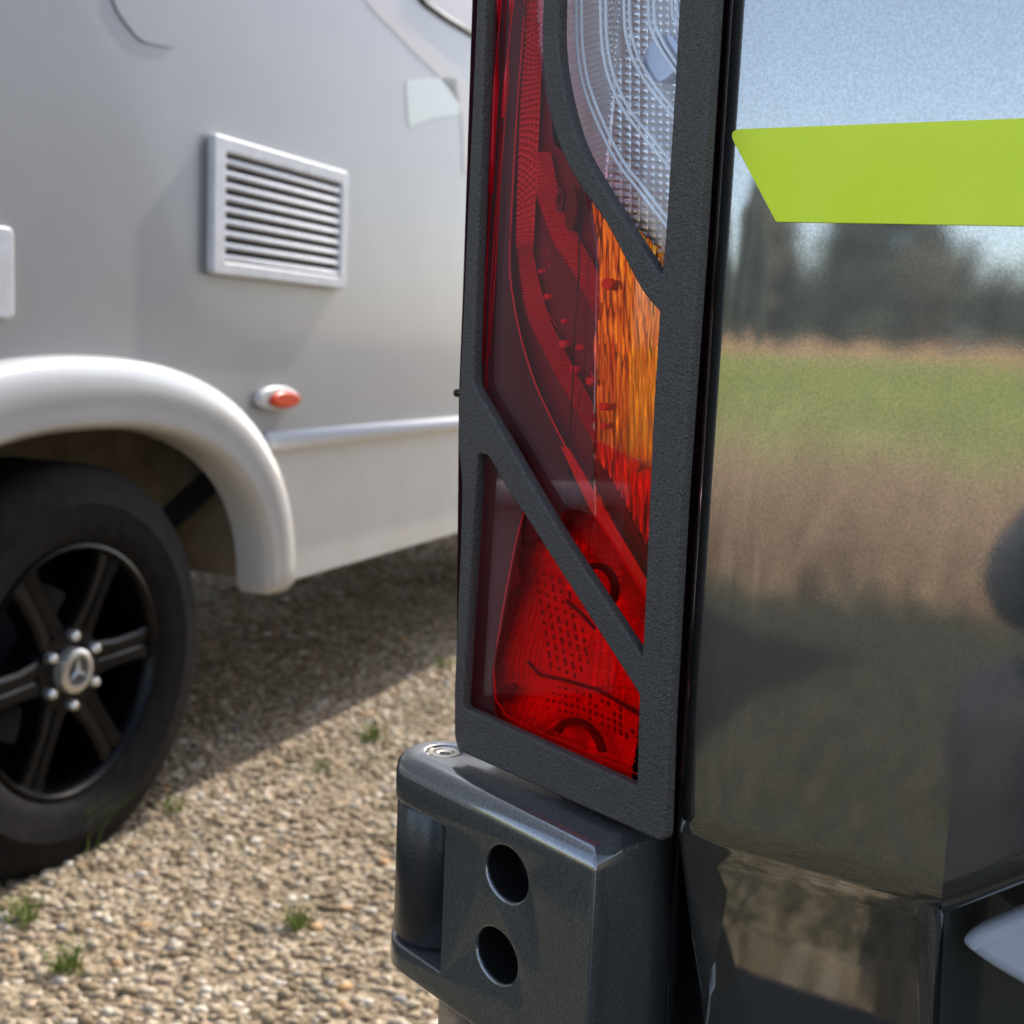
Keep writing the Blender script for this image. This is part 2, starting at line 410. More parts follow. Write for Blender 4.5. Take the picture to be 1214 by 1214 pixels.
def quadmesh(name, V, F, mat):
    me = bpy.data.meshes.new(name); me.vertices.add(len(V)); me.vertices.foreach_set('co', V.ravel())
    me.loops.add(F.size); me.loops.foreach_set('vertex_index', F.ravel().astype(np.int32))
    me.polygons.add(len(F)); me.polygons.foreach_set('loop_start', np.arange(0, F.size, F.shape[1], dtype=np.int32))
    me.update(calc_edges=True); return link(name, me, mat)
def island_mat(name, stops, rough=.7, trans=0):
    m = M(name, stops[0][1], rough, spec=.2); g = N(m, 'ShaderNodeNewGeometry')
    L(m, ramp(m, g.outputs['Random Per Island'], stops), PB(m).inputs['Base Color'])
    return m
m_dry = island_mat('dry_grass', [(0, (.22, .14, .09)), (.4, (.36, .24, .15)), (.75, (.50, .36, .23)), (1, (.62, .49, .34))])
m_turf = island_mat('short_grass', [(0, (.04, .043, .025)), (.5, (.06, .06, .035)), (.85, (.09, .08, .048)), (1, (.16, .12, .07))])
m_meadow = island_mat('meadow_grass', [(0, (.16, .19, .05)), (.5, (.27, .30, .07)), (1, (.36, .35, .13))])
def field_roots(n, d0, d1, l0, l1):
    d = rng.uniform(d0, d1, n); l = rng.uniform(l0, l1, n)*np.clip(d/d1, .4, 1)
    x = RP0.x+fdir.x*d+wdir.x*l; y = RP0.y+fdir.y*d+wdir.y*l
    return np.stack([x, y, gheight(x, y)], 1)
r_ = field_roots(32000, .35, 6.2, -3.2, 3.2)
V, F = blades(r_, rng.uniform(.03, .10, len(r_)), rng.uniform(.0015, .0035, len(r_)), rng.uniform(.01, .06, len(r_)), 2)
tag(quadmesh('short_grass', V, F, m_turf), 'short green grass growing beside the gravel yard behind the van', 'grass', kind='stuff')
cl = field_roots(150, 5.0, 8.2, -4.5, 4.5); idx = rng.integers(0, len(cl), 15000)
r_ = np.concatenate([cl[idx]+np.concatenate([rng.normal(0, .13, (15000, 2)), np.zeros((15000, 1))], 1), field_roots(5000, 5.0, 8.4, -4.5, 4.5)])
hh = rng.uniform(.3, .98, len(r_))*np.concatenate([rng.uniform(.65, 1.05, len(cl))[idx], np.full(5000, .72)])
V, F = blades(r_, hh, rng.uniform(.002, .006, len(r_)), rng.uniform(.02, .4, len(r_)), 3)
tag(quadmesh('dry_tall_grass', V, F, m_dry), 'tall dry straw coloured grass standing between the yard and the field', 'dry grass', kind='stuff')
r_ = field_roots(16000, 9, 85, -22, 22)
V, F = blades(r_, rng.uniform(.08, .3, len(r_))*1.2, rng.uniform(.01, .03, len(r_)), rng.uniform(.02, .15, len(r_)), 2)
tag(quadmesh('meadow_grass', V, F, m_meadow), 'bright green meadow grass on the open field behind the dry grass', 'grass', kind='stuff')
m_reed = island_mat('reed', [(0, (.45, .27, .15)), (.5, (.62, .40, .25)), (1, (.72, .52, .35))])
r_ = field_roots(9000, 86, 92, -30, 30)
V, F = blades(r_, rng.uniform(.6, 1.9, len(r_))*(.75+.4*np.sin(r_[:, 0]*.9)*np.sin(r_[:, 1]*1.3)), rng.uniform(.02, .05, len(r_)), rng.uniform(.1, .6, len(r_)), 2)
tag(quadmesh('reed_strip', V, F, m_reed), 'strip of pale dry reeds along the far edge of the field', 'reeds', kind='stuff')

# trees at the edge of the wood
m_bark = M('bark', (.10, .075, .055), .9); noisy(m_bark, 6, (.07, .05, .04), (.14, .11, .08))
def leafmat(name, stops): return island_mat(name, stops)
leafm = [leafmat('spruce_needles', [(0, (.085, .10, .08)), (.6, (.12, .135, .10)), (1, (.17, .18, .13))]),
         leafmat('pine_needles', [(0, (.12, .13, .10)), (.6, (.165, .17, .12)), (1, (.22, .22, .16))]),
         leafmat('budding_leaves', [(0, (.15, .13, .10)), (.6, (.21, .18, .13)), (1, (.27, .25, .17))])]
def tree_meshes(kind, seed):
    rg = random.Random(seed); H = 1.0
    path = [Vector((rg.uniform(-.008, .008)*i, rg.uniform(-.008, .008)*i, H*i/6*.96)) for i in range(7)]
    tv, tf = tube_v(path, [.022*(1-.93*i/6) for i in range(7)], 7)
    cv = []; cf = []
    def leaf(c, s, d):
        a = Vector((rg.gauss(0, 1), rg.gauss(0, 1), rg.gauss(0, .5))).normalized(); b = d.cross(a)
        if b.length < 1e-4: return
        b = b.normalized()*s*.45; d2 = d.normalized()*s; k = len(cv)
        cv.extend([c-b*.5, c+d2*.5-b, c+d2, c+d2*.5+b]); cf.append((k, k+1, k+2, k+3))
    if kind in (0, 1):
        z0 = .10 if kind == 0 else .3; lv = 26 if kind == 0 else 15
        for i in range(lv):
            t = i/(lv-1); z = z0+(1-z0)*t; rr = (.20*(1-t)**.85+.012) if kind == 0 else .17*math.sin(math.pi*(.12+.86*t))*rg.uniform(.6, 1.1)
            nb = max(5, int(11*(1-t)+4))
            for k in range(nb):
                th = rg.uniform(0, 6.28); ln = rr*rg.uniform(.6, 1.15); dr = Vector((math.cos(th), math.sin(th), 0))
                drop = -.35 if kind == 0 else .25
                tip = Vector((0, 0, z))+dr*ln+Vector((0, 0, drop*ln))
                v2, f2 = tube_v([Vector((0, 0, z)), tip], [.004*(1-t)+.001, .0008], 3, False); k0 = len(tv); tv.extend(v2); tf.extend([tuple(q+k0 for q in g) for g in f2])
                for s in range(7):
                    u = .25+.75*s/6; c = Vector((0, 0, z)).lerp(tip, u)
                    for q in range(2): leaf(c+Vector((rg.gauss(0, .008), rg.gauss(0, .008), rg.gauss(0, .006))), rg.uniform(.025, .05), dr+Vector((rg.gauss(0, .6), rg.gauss(0, .6), rg.gauss(-.25, .4))))
    else:
        for i in range(26):
            z = rg.uniform(.22, .85); th = rg.uniform(0, 6.28); ln = .27*math.sin(math.pi*min(1, (z-.1)/.95))*rg.uniform(.5, 1.1)
            tip = Vector((math.cos(th)*ln, math.sin(th)*ln, z+ln*rg.uniform(.3, .9)))
            v2, f2 = tube_v([Vector((0, 0, z)), Vector((0, 0, z)).lerp(tip, .5)+Vector((rg.gauss(0, .015), rg.gauss(0, .015), .01)), tip], [.008, .005, .001], 4, False); k0 = len(tv); tv.extend(v2); tf.extend([tuple(q+k0 for q in g) for g in f2])
            for s in range(60):
                c = Vector((0, 0, z)).lerp(tip, rg.uniform(.35, 1.08))+Vector((rg.gauss(0, .035), rg.gauss(0, .035), rg.gauss(0, .035)))
                leaf(c, rg.uniform(.015, .035), Vector((rg.gauss(0, 1), rg.gauss(0, 1), rg.gauss(0, 1))))
    out = []
    for nm, vv_, ff_, mt in (('trunk', tv, tf, m_bark), ('crown', cv, cf, leafm[kind])):
        me = bpy.data.meshes.new(nm); me.from_pydata([tuple(q) for q in vv_], [], ff_); me.materials.append(mt); me.update(); out.append(me)
    return out
TM = {(k, s): tree_meshes(k, k*10+s) for k in range(3) for s in range(2)}
tree_spots = []
rg = random.Random(3)
for row, (d0, hs) in enumerate(((97, .85), (107, 1.15))):
    for i in range(13):
        l = -19+38*i/12+rg.uniform(-1.2, 1.2)+row*1.4
        left = (l < 3)
        k = rg.choice((0, 0, 1, 2)) if left else rg.choice((0, 1, 2, 2, 1))
        tree_spots.append((d0+rg.uniform(-3, 3), l, k, rg.uniform(9, 14.5)*hs*(1.0 if left else .74)))
kinds = ('spruce', 'pine', 'bare budding tree')
ORD = ['%s from the %s end of the row' % (w, e) for e in ('left', 'right') for w in ('first', 'second', 'third', 'fourth', 'fifth', 'sixth', 'seventh', 'eighth', 'ninth', 'tenth', 'eleventh', 'twelfth', 'thirteenth')]
ORD = ORD[:13]+ORD[13:][::-1]
tl = sorted(range(len(tree_spots)), key=lambda i: tree_spots[i][1])
for rank, i in enumerate(tl):
    d, l, k, h = tree_spots[i]
    q = RP0+fdir*d+wdir*l; q.z = float(gheight(q.x, q.y))-.05
    t = empty(('spruce_tree', 'pine_tree', 'budding_tree')[k], q)
    tag(t, '%s at the wood edge beyond the field, %s' % (kinds[k], ORD[rank].replace(' of the row', '')), 'tree', 'trees at the edge of the wood')
    tr, cr = TM[(k, rg.randint(0, 1))]
    for nm, me in (('trunk', tr), ('crown', cr)):
        o = bpy.data.objects.new(nm, me); col.objects.link(o); o.parent = t
    t.scale = (h*rg.uniform(1.15, 1.7),)*2+(h,); t.rotation_euler.z = rg.uniform(0, 6.28)

# ================================================================== VAN
VAN = empty('van', van(.9, 2.5, 0))
tag(VAN, 'dark grey van with red tail light behind a black guard and a lime stripe', 'van')

# ---- body shell
sil = rounded([(.07, .42), (.055, 1.3), (.09, 2.35), (.22, 2.58), (3.9, 2.6), (4.55, 2.15), (5.15, 1.28), (5.8, 1.08), (5.86, .42)], [0, 0, .05, .1, .3, .3, .2, .12, .05])
bm = bmesh.new()
A = [bm.verts.new(van(.03, b, z)) for b, z in sil]; B = [bm.verts.new(van(1.98, b, z)) for b, z in sil]
bm.faces.new(A); bm.faces.new(B[::-1])
for i in range(len(sil)): bm.faces.new((A[i], A[i-1], B[i-1], B[i]))
side_e = [e for e in bm.edges if (e.verts[0] in A) == (e.verts[1] in A) and not (e.verts[0].co.z < .5 and e.verts[1].co.z < .5)]
bmesh.ops.bevel(bm, geom=side_e, offset=.05, segments=4, affect='EDGES', profile=.5)
shade_auto(from_bm('body_shell', bm, m_body, VAN), 40)
# cab windows, side rubbing strip, wheels on the near side
plate('cab_window', rounded([(3.75, 1.45), (4.75, 1.45), (4.35, 2.05), (3.75, 2.1)], .06), [], Matrix((( *vv, ), (0, 0, 1), tuple(-vu))).transposed().to_4x4() if False else
      Matrix.Translation(van(.022, 0, 0)) @ Matrix((vv, Vector((0, 0, 1)), vv.cross(Vector((0, 0, 1))))).transposed().to_4x4(), .012, .002, m_glass_dark, VAN)
sideM = lambda a: Matrix.Translation(van(a, 0, 0)) @ Matrix((vv, Vector((0, 0, 1)), vv.cross(Vector((0, 0, 1))))).transposed().to_4x4()
plate('rubbing_strip', rounded([(.3, .62), (4.4, .62), (4.4, .74), (.3, .74)], .03), [], sideM(.018), .016, .004, m_black, VAN)
def simple_wheel(b):
    w = empty('wheel', van(.06, b, .36), VAN)
    ax = Matrix.Translation(van(.06, b, .36)) @ Matrix((vv, Vector((0, 0, 1)), vv.cross(Vector((0, 0, 1))))).transposed().to_4x4()
    lathe('tyre', [(.22, -.2), (.33, -.21), (.36, -.17), (.36, -.03), (.34, .015), (.25, .02), (.22, 0)], ax, 40, m_tyre, w, closed=True)
    lathe('rim', [(0, -.01), (.06, 0), (.075, -.03), (.18, -.045), (.215, -.02), (.23, .005), (.23, -.15), (0, -.16)], ax, 36, m_rim, w)
simple_wheel(1.15); simple_wheel(4.75)
# dark frame behind the door gap, and the rubber seal
box('door_frame', Matrix.Translation(van(.165, .052, 1.45)) @ Matrix((vu, vv, Vector((0, 0, 1)))).transposed().to_4x4(), (.11, .03, 2.0), m_black, VAN)
tube('door_seal', [van(.150, .015, z) for z in (.5, 1, 1.5, 2.3)], .0065, m_gloss_black, VAN, 12)
# bumper
bmp = rounded([(-.01, .05), (-.005, -.03), (.06, -.075), (1.95, -.09), (2.02, -.03), (2.02, .05)], [.01, .04, .06, .06, .04, .01])
bm = bmesh.new()
A = [bm.verts.new(van(a, b, .36)) for a, b in bmp]; B = [bm.verts.new(van(a, b, .585)) for a, b in bmp]
bm.faces.new(A); bm.faces.new(B[::-1])
for i in range(len(bmp)): bm.faces.new((A[i], A[i-1], B[i-1], B[i]))
bmesh.ops.bevel(bm, geom=[e for e in bm.edges if abs(e.verts[0].co.z-e.verts[1].co.z) < .01], offset=.02, segments=3, affect='EDGES', profile=.5)
shade_auto(from_bm('bumper', bm, m_guard, VAN), 40)

# ---- rear door
d_edge = [(869, 0), (842, 340), (820, 640), (808, 860), (803.5, 984)]
dl = sum(DOOR.sz(*p)[0] for p in d_edge)/len(d_edge)          # door edge position
zc = DOOR.sz(805, 997)[1]; sB = DOOR.sz(1110, 1097)[0]; zB = DOOR.sz(1110, 1097)[1]
sC, zC = DOOR.sz(1214, 1058)
rdoor = empty('rear_door', DOOR.w(.4, .5), VAN)
W_ = .93
# profile of the panel downwards: (z, inset)
def door_prof():
    pr = [(2.38, .11), (2.2, .055), (2.0, .03), (1.75, .012), (1.5, .004), (1.35, .001), (1.25, 0), (1.0, 0), (zc+.02, 0)]
    for k in range(1, 7):
        t = k/6; pr.append((zc+.02*(1-t)**1.3-.0, 0.0036*t**2))
    pr += [(zc-.012, .0076), (zc-.05, .0215), (zc-.1, .040), (zc-.16, .057), (.55, .064)]
    return pr
pr = door_prof()
v = []; f = []
S_ = [(dl-.004, .016), (dl-.0035, .009), (dl-.001, .0025), (dl+.003, .0004), (dl+.008, 0)]+[(dl+.008+(sB-.012-dl-.008)*t, 0) for t in (.25, .5, .75, 1)]+[(sB-.006, .0005), (sB-.002, .002), (sB, .005), (sB+.0012, .012)]
# left part of the panel, all the way down
for z, ins in pr:
    for s, e in S_:
        ee = e if (s < dl+.01 or z < zc+.004) else 0
        v.append(DOOR.w(s, z, -ins-ee))
n = len(S_)
for i in range(len(pr)-1):
    for k in range(n-1): f.append((i*n+k, (i+1)*n+k, (i+1)*n+k+1, i*n+k+1))
o = pydata('door_skin', v, f, m_door, rdoor, True)
# right part above the number plate recess: top edge rises to the right from the corner
v = []; f = []
Sx = [sB+.0012, sB+.012, sB+.03, sC, sC+.04, sC+.1, sC+.2, sC+.35, dl+W_]
def ztop(s):
    if s <= sC: return zB+.002+(zC-zB)*((s-sB)/(sC-sB))
    return zC+.055*(1-math.exp(-(s-sC)*9))
zl = [q for q in pr if q[0] > 1.0]
for s in Sx:
    zt = ztop(s); colz = zl+[(1.0, 0), (.93, 0), (zt+.02, 0), (zt+.012, .0002), (zt+.006, .0012), (zt+.002, .004), (zt, .009), (zt-.001, .03)]
    for z, ins in colz: v.append(DOOR.w(s, z, -ins))
n = len(colz)
for k in range(len(Sx)-1):
    for i in range(n-1): f.append((k*n+i, k*n+i+1, (k+1)*n+i+1, (k+1)*n+i))
pydata('door_skin', v, f, m_door, rdoor, True)
# recess wall and floor of the number plate recess
v = [DOOR.w(sB+.0005, zB+.01, -.010), DOOR.w(sB+.0005, .5, -.064), DOOR.w(sB+.004, .5, -.1), DOOR.w(sB+.004, zB+.02, -.055)]
pydata('recess_wall', v, [(0, 1, 2, 3)], m_body, rdoor)
v = [DOOR.w(sB, .5, -.085), DOOR.w(dl+W_, .5, -.085), DOOR.w(dl+W_, 1.0, -.045), DOOR.w(sB, 1.0, -.045)]
pydata('recess_floor', v, [(0, 1, 2, 3)], m_body, rdoor)
# light grey lamp trim in the recess
TR = DOOR.off(-.020)
pts = [TR.sz(*p) for p in [(1139, 1121), (1150, 1108), (1180, 1094), (1230, 1077), (1400, 1045), (1400, 1230), (1260, 1195), (1200, 1165), (1160, 1140)]]
plate('plate_lamp_trim', [p.xy for p in spline([Vector((a, b, 0)) for a, b in pts], 5, True)], [], TR.mat(), .02, .007, m_trim_grey, rdoor, 4, 60)
# lime stripe
STR = DOOR.off(.0012)
pts = [STR.sz(*p) for p in [(862, 153.5), (920, 263), (1214, 268), (1700, 276), (1700, 122), (1214, 140)]]
pts = rounded(pts, [.0075, .0012, 0, 0, 0, 0])
plate('lime_stripe', pts, [], STR.mat(), .0008, .0001, m_lime, rdoor, 1)
# other rear door
v = []; f = []
for z, ins in pr:
    for s in (dl+W_+.008, dl+W_+.3, dl+2*W_-.1, dl+2*W_-.02, dl+2*W_): v.append(DOOR.w(s, z, -ins-(0 if s < dl+2*W_-.05 else .02)))
for i in range(len(pr)-1):
    for k in range(4): f.append((i*5+k, (i+1)*5+k, (i+1)*5+k+1, i*5+k+1))
pydata('rear_door', v, f, m_door, VAN, True)

# ---- light guard
T_G = .0075
def gp(pts): return [GRD.sz(*p) for p in pts]
outer = gp([(575, -225), (565, 0), (550, 340), (545.5, 440), (544, 474), (543, 530), (547, 572), (545.6, 640), (538, 818), (538, 874), (543, 890), (640, 934), (783, 998), (788, 992), (792, 860), (808, 580), (828, 300), (847, 0), (862, -225)])
outer = rounded(outer, [0, 0, 0, 0, 0, .004, .004, 0, 0, .004, .004, 0, .004, .004, 0, 0, 0, 0, 0], 4)
curveL = [p.xy for p in spline([Vector((*q, 0)) for q in [(648, -170), (644, -60), (643, 0), (642, 56), (648, 120), (663, 174), (685.6, 218), (719, 266), (758, 340), (781, 369)]], 5)]
curveR = [p.xy for p in spline([Vector((*q, 0)) for q in [(668, -170), (664, -60), (662, 0), (662, 56), (670, 112), (686, 168), (706, 207), (745, 269), (782, 325)]], 5)]
holeA = gp([(582, -165), (576, 0), (564, 340), (561, 426), (561, 455), (633, 580), (669, 640), (760, 778), (762, 757), (767, 640), (774, 479)]+[tuple(p) for p in curveL[::-1]][:-3]+[(646, -165)])
holeA = rounded(holeA, [0, 0, 0, 0, .004, 0, 0]+[0]*(len(holeA)-7), 4)
holeC = gp([(667, -165)]+[tuple(p) for p in curveR][3:]+[(785, 319), (789, 266), (797.6, 126), (804.6, 0), (815, -165)])
holeB = rounded(gp([(566, 538), (556, 700), (550, 800), (548, 838), (754, 932), (757, 823), (621, 610), (601, 580), (578, 540)]), [.004, 0, 0, .003, .001, .002, 0, 0, .003], 4)
plate('light_guard', outer, [holeA, holeB, holeC], GRD.mat(), T_G, .0016, m_guard, VAN, 3, 50)

# ---- tail light
LAMP = empty('tail_light', GRD.w(-.08, .84, -.03), VAN)
def at(off): return GRD.off(-(off-.005))
def lamp_plate(name, px, off, thick, mat, bev=.0006, rnd=0):
    fr = at(off); pts = [fr.sz(*p) for p in px]
    if rnd: pts = rounded(pts, rnd, 4)
    return plate(name, pts, [], fr.mat(), thick, bev, mat, LAMP, 1)
# housing: an open tray, dark
fr = at(.0145); hp = [fr.sz(*p) for p in [(556, -200), (560, 0), (549, 340), (544, 470), (541, 820), (541, 862), (762, 955), (770, 930), (778, 640), (796, 300), (818, 0), (828, -200)]]
v = [fr.w(a, z) for a, z in hp]+[fr.w(a, z, -.036) for a, z in hp]; n = len(hp)
f = [(i, (i+1) % n, n+(i+1) % n, n+i) for i in range(n)]+[tuple(range(n, 2*n))]
pydata('lamp_housing', v, f, m_house, LAMP)
# covers
lamp_plate('red_lens', [(568, -180), (572, 0), (560, 340), (553, 470), (560, 500), (640, 640), (672, 602), (706, 612), (704, 520), (708, 290), (690, 205), (655, 160), (640, 60), (645, -180)], .0135, .0022, m_lens_red)
lamp_plate('amber_lens', [(709.5, 290), (705.5, 520), (784, 560), (800, 340), (760, 290), (693, 206)], .0135, .0012, m_lens_amber, .0003)
lamp_plate('orange_red_lens', [(705.5, 521), (707.5, 612), (766, 705), (784, 561)], .0135, .0012, lens_mat('orange_red_lens', (1, .3, .12)), .0003)
lamp_plate('smoked_lens', [(557, 530), (550, 700), (543, 800), (543, 862), (602, 888), (585, 840), (583, 800), (598, 722), (619, 606), (600, 560), (585, 535)], .0135, .0014, m_lens_red, .0003)
lamp_plate('red_lens', [(603.5, 888.7), (768, 962), (776, 760), (766, 707), (706.5, 613.5), (672, 603.5), (641, 641), (620.5, 606), (599.5, 722), (584.5, 800), (586.5, 840)], .0135, .0014, m_lens_red2, .0003)
lamp_plate('clear_lens', [(646, -180), (641, 60), (656, 160), (691.5, 204), (760, 288.5), (800, 338), (815, 200), (828, -180)], .0135, .0022, m_lens_clear)
# smoked inner panel (left of the curved edge) in two pieces
edge = [(626, -180), (622, 0), (613, 130), (607, 240), (604.4, 300), (605.8, 336), (615.6, 392), (632, 448), (652, 493), (672, 532), (700, 583), (735, 645), (775, 712)]
edge_s = [tuple(p.xy) for p in spline([Vector((*q, 0)) for q in edge], 6)]
lamp_plate('inner_panel', [(560, -180), (566, 0), (552, 340), (545, 470), (545, 640), (655, 640), (690, 590), (672, 560)]+[p for p in edge_s if p[1] < 556][::-1], .030, .002, m_chamber)
lamp_plate('inner_panel', [(556, 530), (548, 700), (543, 800), (543, 860), (600, 884), (588, 850), (584, 815), (590, 770), (600, 725), (611, 690), (616, 640), (621, 606), (640, 640), (600, 530)], .027, .002, m_chamber)
def ltube(name, px, off, wpx, mat, n=8):
    k = wpx/2*.66/FPX
    return tube(name, [at(off(p[1]) if callable(off) else off).hit(*p) for p in px], k, mat, LAMP, n)
# vertical light guides
ltube('light_guide', [(597, -180), (592, 0), (588, 100), (583, 190), (581, 230)], .0168, 8, m_redrod)
ltube('light_guide', [(581, 230), (576, 330), (573, 430)], .0168, 3, m_redrod)
ltube('light_guide', [(611, -180), (607, 0), (601, 90), (597, 140)], .0168, 7, m_redrod)
ltube('light_guide', [(600, 130), (594, 200), (586, 340), (580, 420)], .024, 2, m_redrod)
ltube('light_guide', [(604, -180), (600, 0), (593, 180), (583, 330), (576, 460)], .026, 2.0, m_redrod)
ltube('edge_line', edge_s, .0235, 2.4, m_redrod, 6)
ltube('edge_line', [(570, 542), (566, 560), (563, 640), (557, 760), (555, 830)], .018, 3, m_redrod, 6)
ltube('edge_line', [(621, 608), (612, 640), (600, 700), (590, 760), (585, 795), (588, 830), (602, 850), (640, 868), (700, 894), (756, 918)], .020, 2.2, m_redrod, 6)
# red chamber between the edge line and the amber
lamp_plate('red_chamber', edge_s[:60]+[(700, 575), (705, 500), (712, 300), (690, 200), (655, 170), (645, 60), (650, -180)], .038, .002, M('red_chamber', (.24, .022, .04), .3))
lamp_plate('red_wedge', [(664, 529), (673, 532), (704, 585), (768, 692), (766, 714), (722, 640), (700, 606), (684, 574)], .0215, .002, m_redbright)
# prism bands made of small pyramids
def prism_band(name, left, right, off, cell_px, mat, h=.0012):
    fr = at(off); Lp = spline([Vector((*q, 0)) for q in left], 12); Rp = spline([Vector((*q, 0)) for q in right], 12)
    ln = sum((Lp[i+1]-Lp[i]).length for i in range(len(Lp)-1)); nu = int(ln/cell_px)
    wd = sum((Lp[i]-Rp[i]).length for i in range(len(Lp)))/len(Lp); nw = max(2, int(wd/cell_px))
    def samp(P, t):
        x = t*(len(P)-1); i = min(int(x), len(P)-2); return P[i].lerp(P[i+1], x-i)
    v = []; f = []
    for i in range(nu+1):
        for k in range(nw+1):
            q = samp(Lp, i/nu).lerp(samp(Rp, i/nu), k/nw); v.append(fr.hit(q.x, q.y))
    for i in range(nu):
        for k in range(nw):
            a, b, c, d = i*(nw+1)+k, i*(nw+1)+k+1, (i+1)*(nw+1)+k+1, (i+1)*(nw+1)+k
            ctr = (v[a]+v[b]+v[c]+v[d])/4+fr.out*h; v.append(ctr); e = len(v)-1
            f += [(a, b, e), (b, c, e), (c, d, e), (d, a, e)]
    o = pydata(name, v, f, mat, LAMP); o['kind'] = 'stuff'; return o
prism_band('prism_band', [(628, -180), (623, 0), (616, 150), (612, 280), (614, 300), (624, 370), (646, 420), (675, 474), (705, 524)], [(650, -180), (645, 0), (641, 110), (633, 280), (632, 300), (649, 370), (672, 420), (700, 474), (707, 500)], .034, 4.4, m_redband, .0022)
prism_band('prism_band', [(636, 180), (634, 220), (640, 245), (657, 290), (680, 325), (700, 362), (706, 380)], [(653, 180), (660, 215), (668, 245), (688, 285), (706, 318), (716, 362), (714, 380)], .0345, 4.4, m_redband, .0022)
# thin seams, screw and boss details in the red chamber
ltube('seam', [(689, 215), (686, 330), (681, 400), (676, 520), (671, 602)], .026, 2.2, m_black, 6)
ltube('seam', [(701, 240), (697, 330), (693, 440), (686, 480), (680, 520)], .028, 1.3, m_reddark, 6)
def disc(name, x, y, rpx, off, mat, inner=0, th=.002, ang=(0, 6.2832), sq=1.0):
    fr = at(off); c = fr.hit(x, y); k = .66/FPX; n = 28; v = []; f = []
    for i in range(n+1):
        a = ang[0]+(ang[1]-ang[0])*i/n
        for rr, h in ((inner, 0), (inner, th), (rpx, th), (rpx, 0)):
            v.append(c+fr.ex*(rr*k*math.cos(a)*1.35*sq)+Vector((0, 0, rr*k*math.sin(a)))+fr.out*h)
    for i in range(n):
        for q in range(4): f.append((i*4+q, i*4+(q+1) % 4, (i+1)*4+(q+1) % 4, (i+1)*4+q))
    return pydata(name, v, f, mat, LAMP)
disc('screw_boss', 668, 237, 15, .032, m_reddark, 6, .003, sq=.35); disc('screw_boss', 681, 247, 28, .033, m_reddark, 0, .003, sq=.3)
for x, y, r in ((652, 352, 4), (671, 408, 5), (684, 438, 5), (645, 322, 3), (690, 412, 4), (703, 452, 5), (672, 381, 3)):
    disc('rivet', x, y, r, .031, m_redrod, 0, .003)
# embossed arrow marks
def amark(px, off=.032, w=1.4): ltube('embossed_mark', px, off, w, m_redrod, 5)
amark([(643, 302), (647, 296), (651, 303)]); amark([(645, 318), (648, 309), (652, 317)]); amark([(650, 370), (661, 389)]); amark([(660, 398), (668, 412), (676, 408)]); amark([(694, 298), (699, 303)])
amark([(656, 372), (666, 380), (662, 392)], w=1); amark([(680, 396), (690, 404), (684, 414)], w=1); amark([(700, 440), (707, 458)], w=2)
# amber chamber
def field_mesh(name, poly, step, off, hfun, mat, smooth=True):
    fr = at(off); xs = np.arange(min(p[0] for p in poly), max(p[0] for p in poly)+step, step); ys = np.arange(min(p[1] for p in poly), max(p[1] for p in poly)+step, step)
    X, Y = np.meshgrid(xs, ys); ins = pts_in(X, Y, poly); idx = -np.ones(X.shape, int); v = []; f = []
    Hh = hfun(X, Y)
    for j in range(len(ys)):
        for i in range(len(xs)):
            if ins[j, i]:
                idx[j, i] = len(v); v.append(fr.hit(float(X[j, i]), float(Y[j, i]))+fr.out*float(Hh[j, i]))
    for j in range(len(ys)-1):
        for i in range(len(xs)-1):
            q = (idx[j, i], idx[j+1, i], idx[j+1, i+1], idx[j, i+1])
            if min(q) >= 0: f.append(tuple(int(k) for k in q))
    return pydata(name, v, f, mat, LAMP, smooth)
def h_amber(X, Y):
    h = .004*np.sin((X-700)/85*3.1)
    for k in range(14):
        fx = rng.uniform(.5, 2.2); fy = rng.uniform(-.06, .03); h = h+.0011/fx**.7*.3*np.sin(X*fx+Y*fy+rng.uniform(0, 6.28)+.9*np.sin(Y*rng.uniform(.01, .05)+rng.uniform(0, 6.28)))*(.6+.4*np.sin(Y*rng.uniform(.03, .09)+rng.uniform(0, 6.28)))
    return h
field_mesh('amber_reflector', [(690, 200), (712, 290), (704, 400), (702, 520), (704, 585), (725, 622), (778, 715), (795, 520), (812, 330), (770, 280)], 1.1, .036, h_amber, m_amber)
lamp_plate('red_divider', [(702, 540), (704, 575), (770, 700), (772, 670), (740, 600)], .030, .002, m_reddark)
for x, y, r in ((724, 337, 7), (719, 482, 5), (756, 552, 7), (719, 505, 4)): disc('amber_boss', x, y, r, .029, m_redrod, 0, .003)
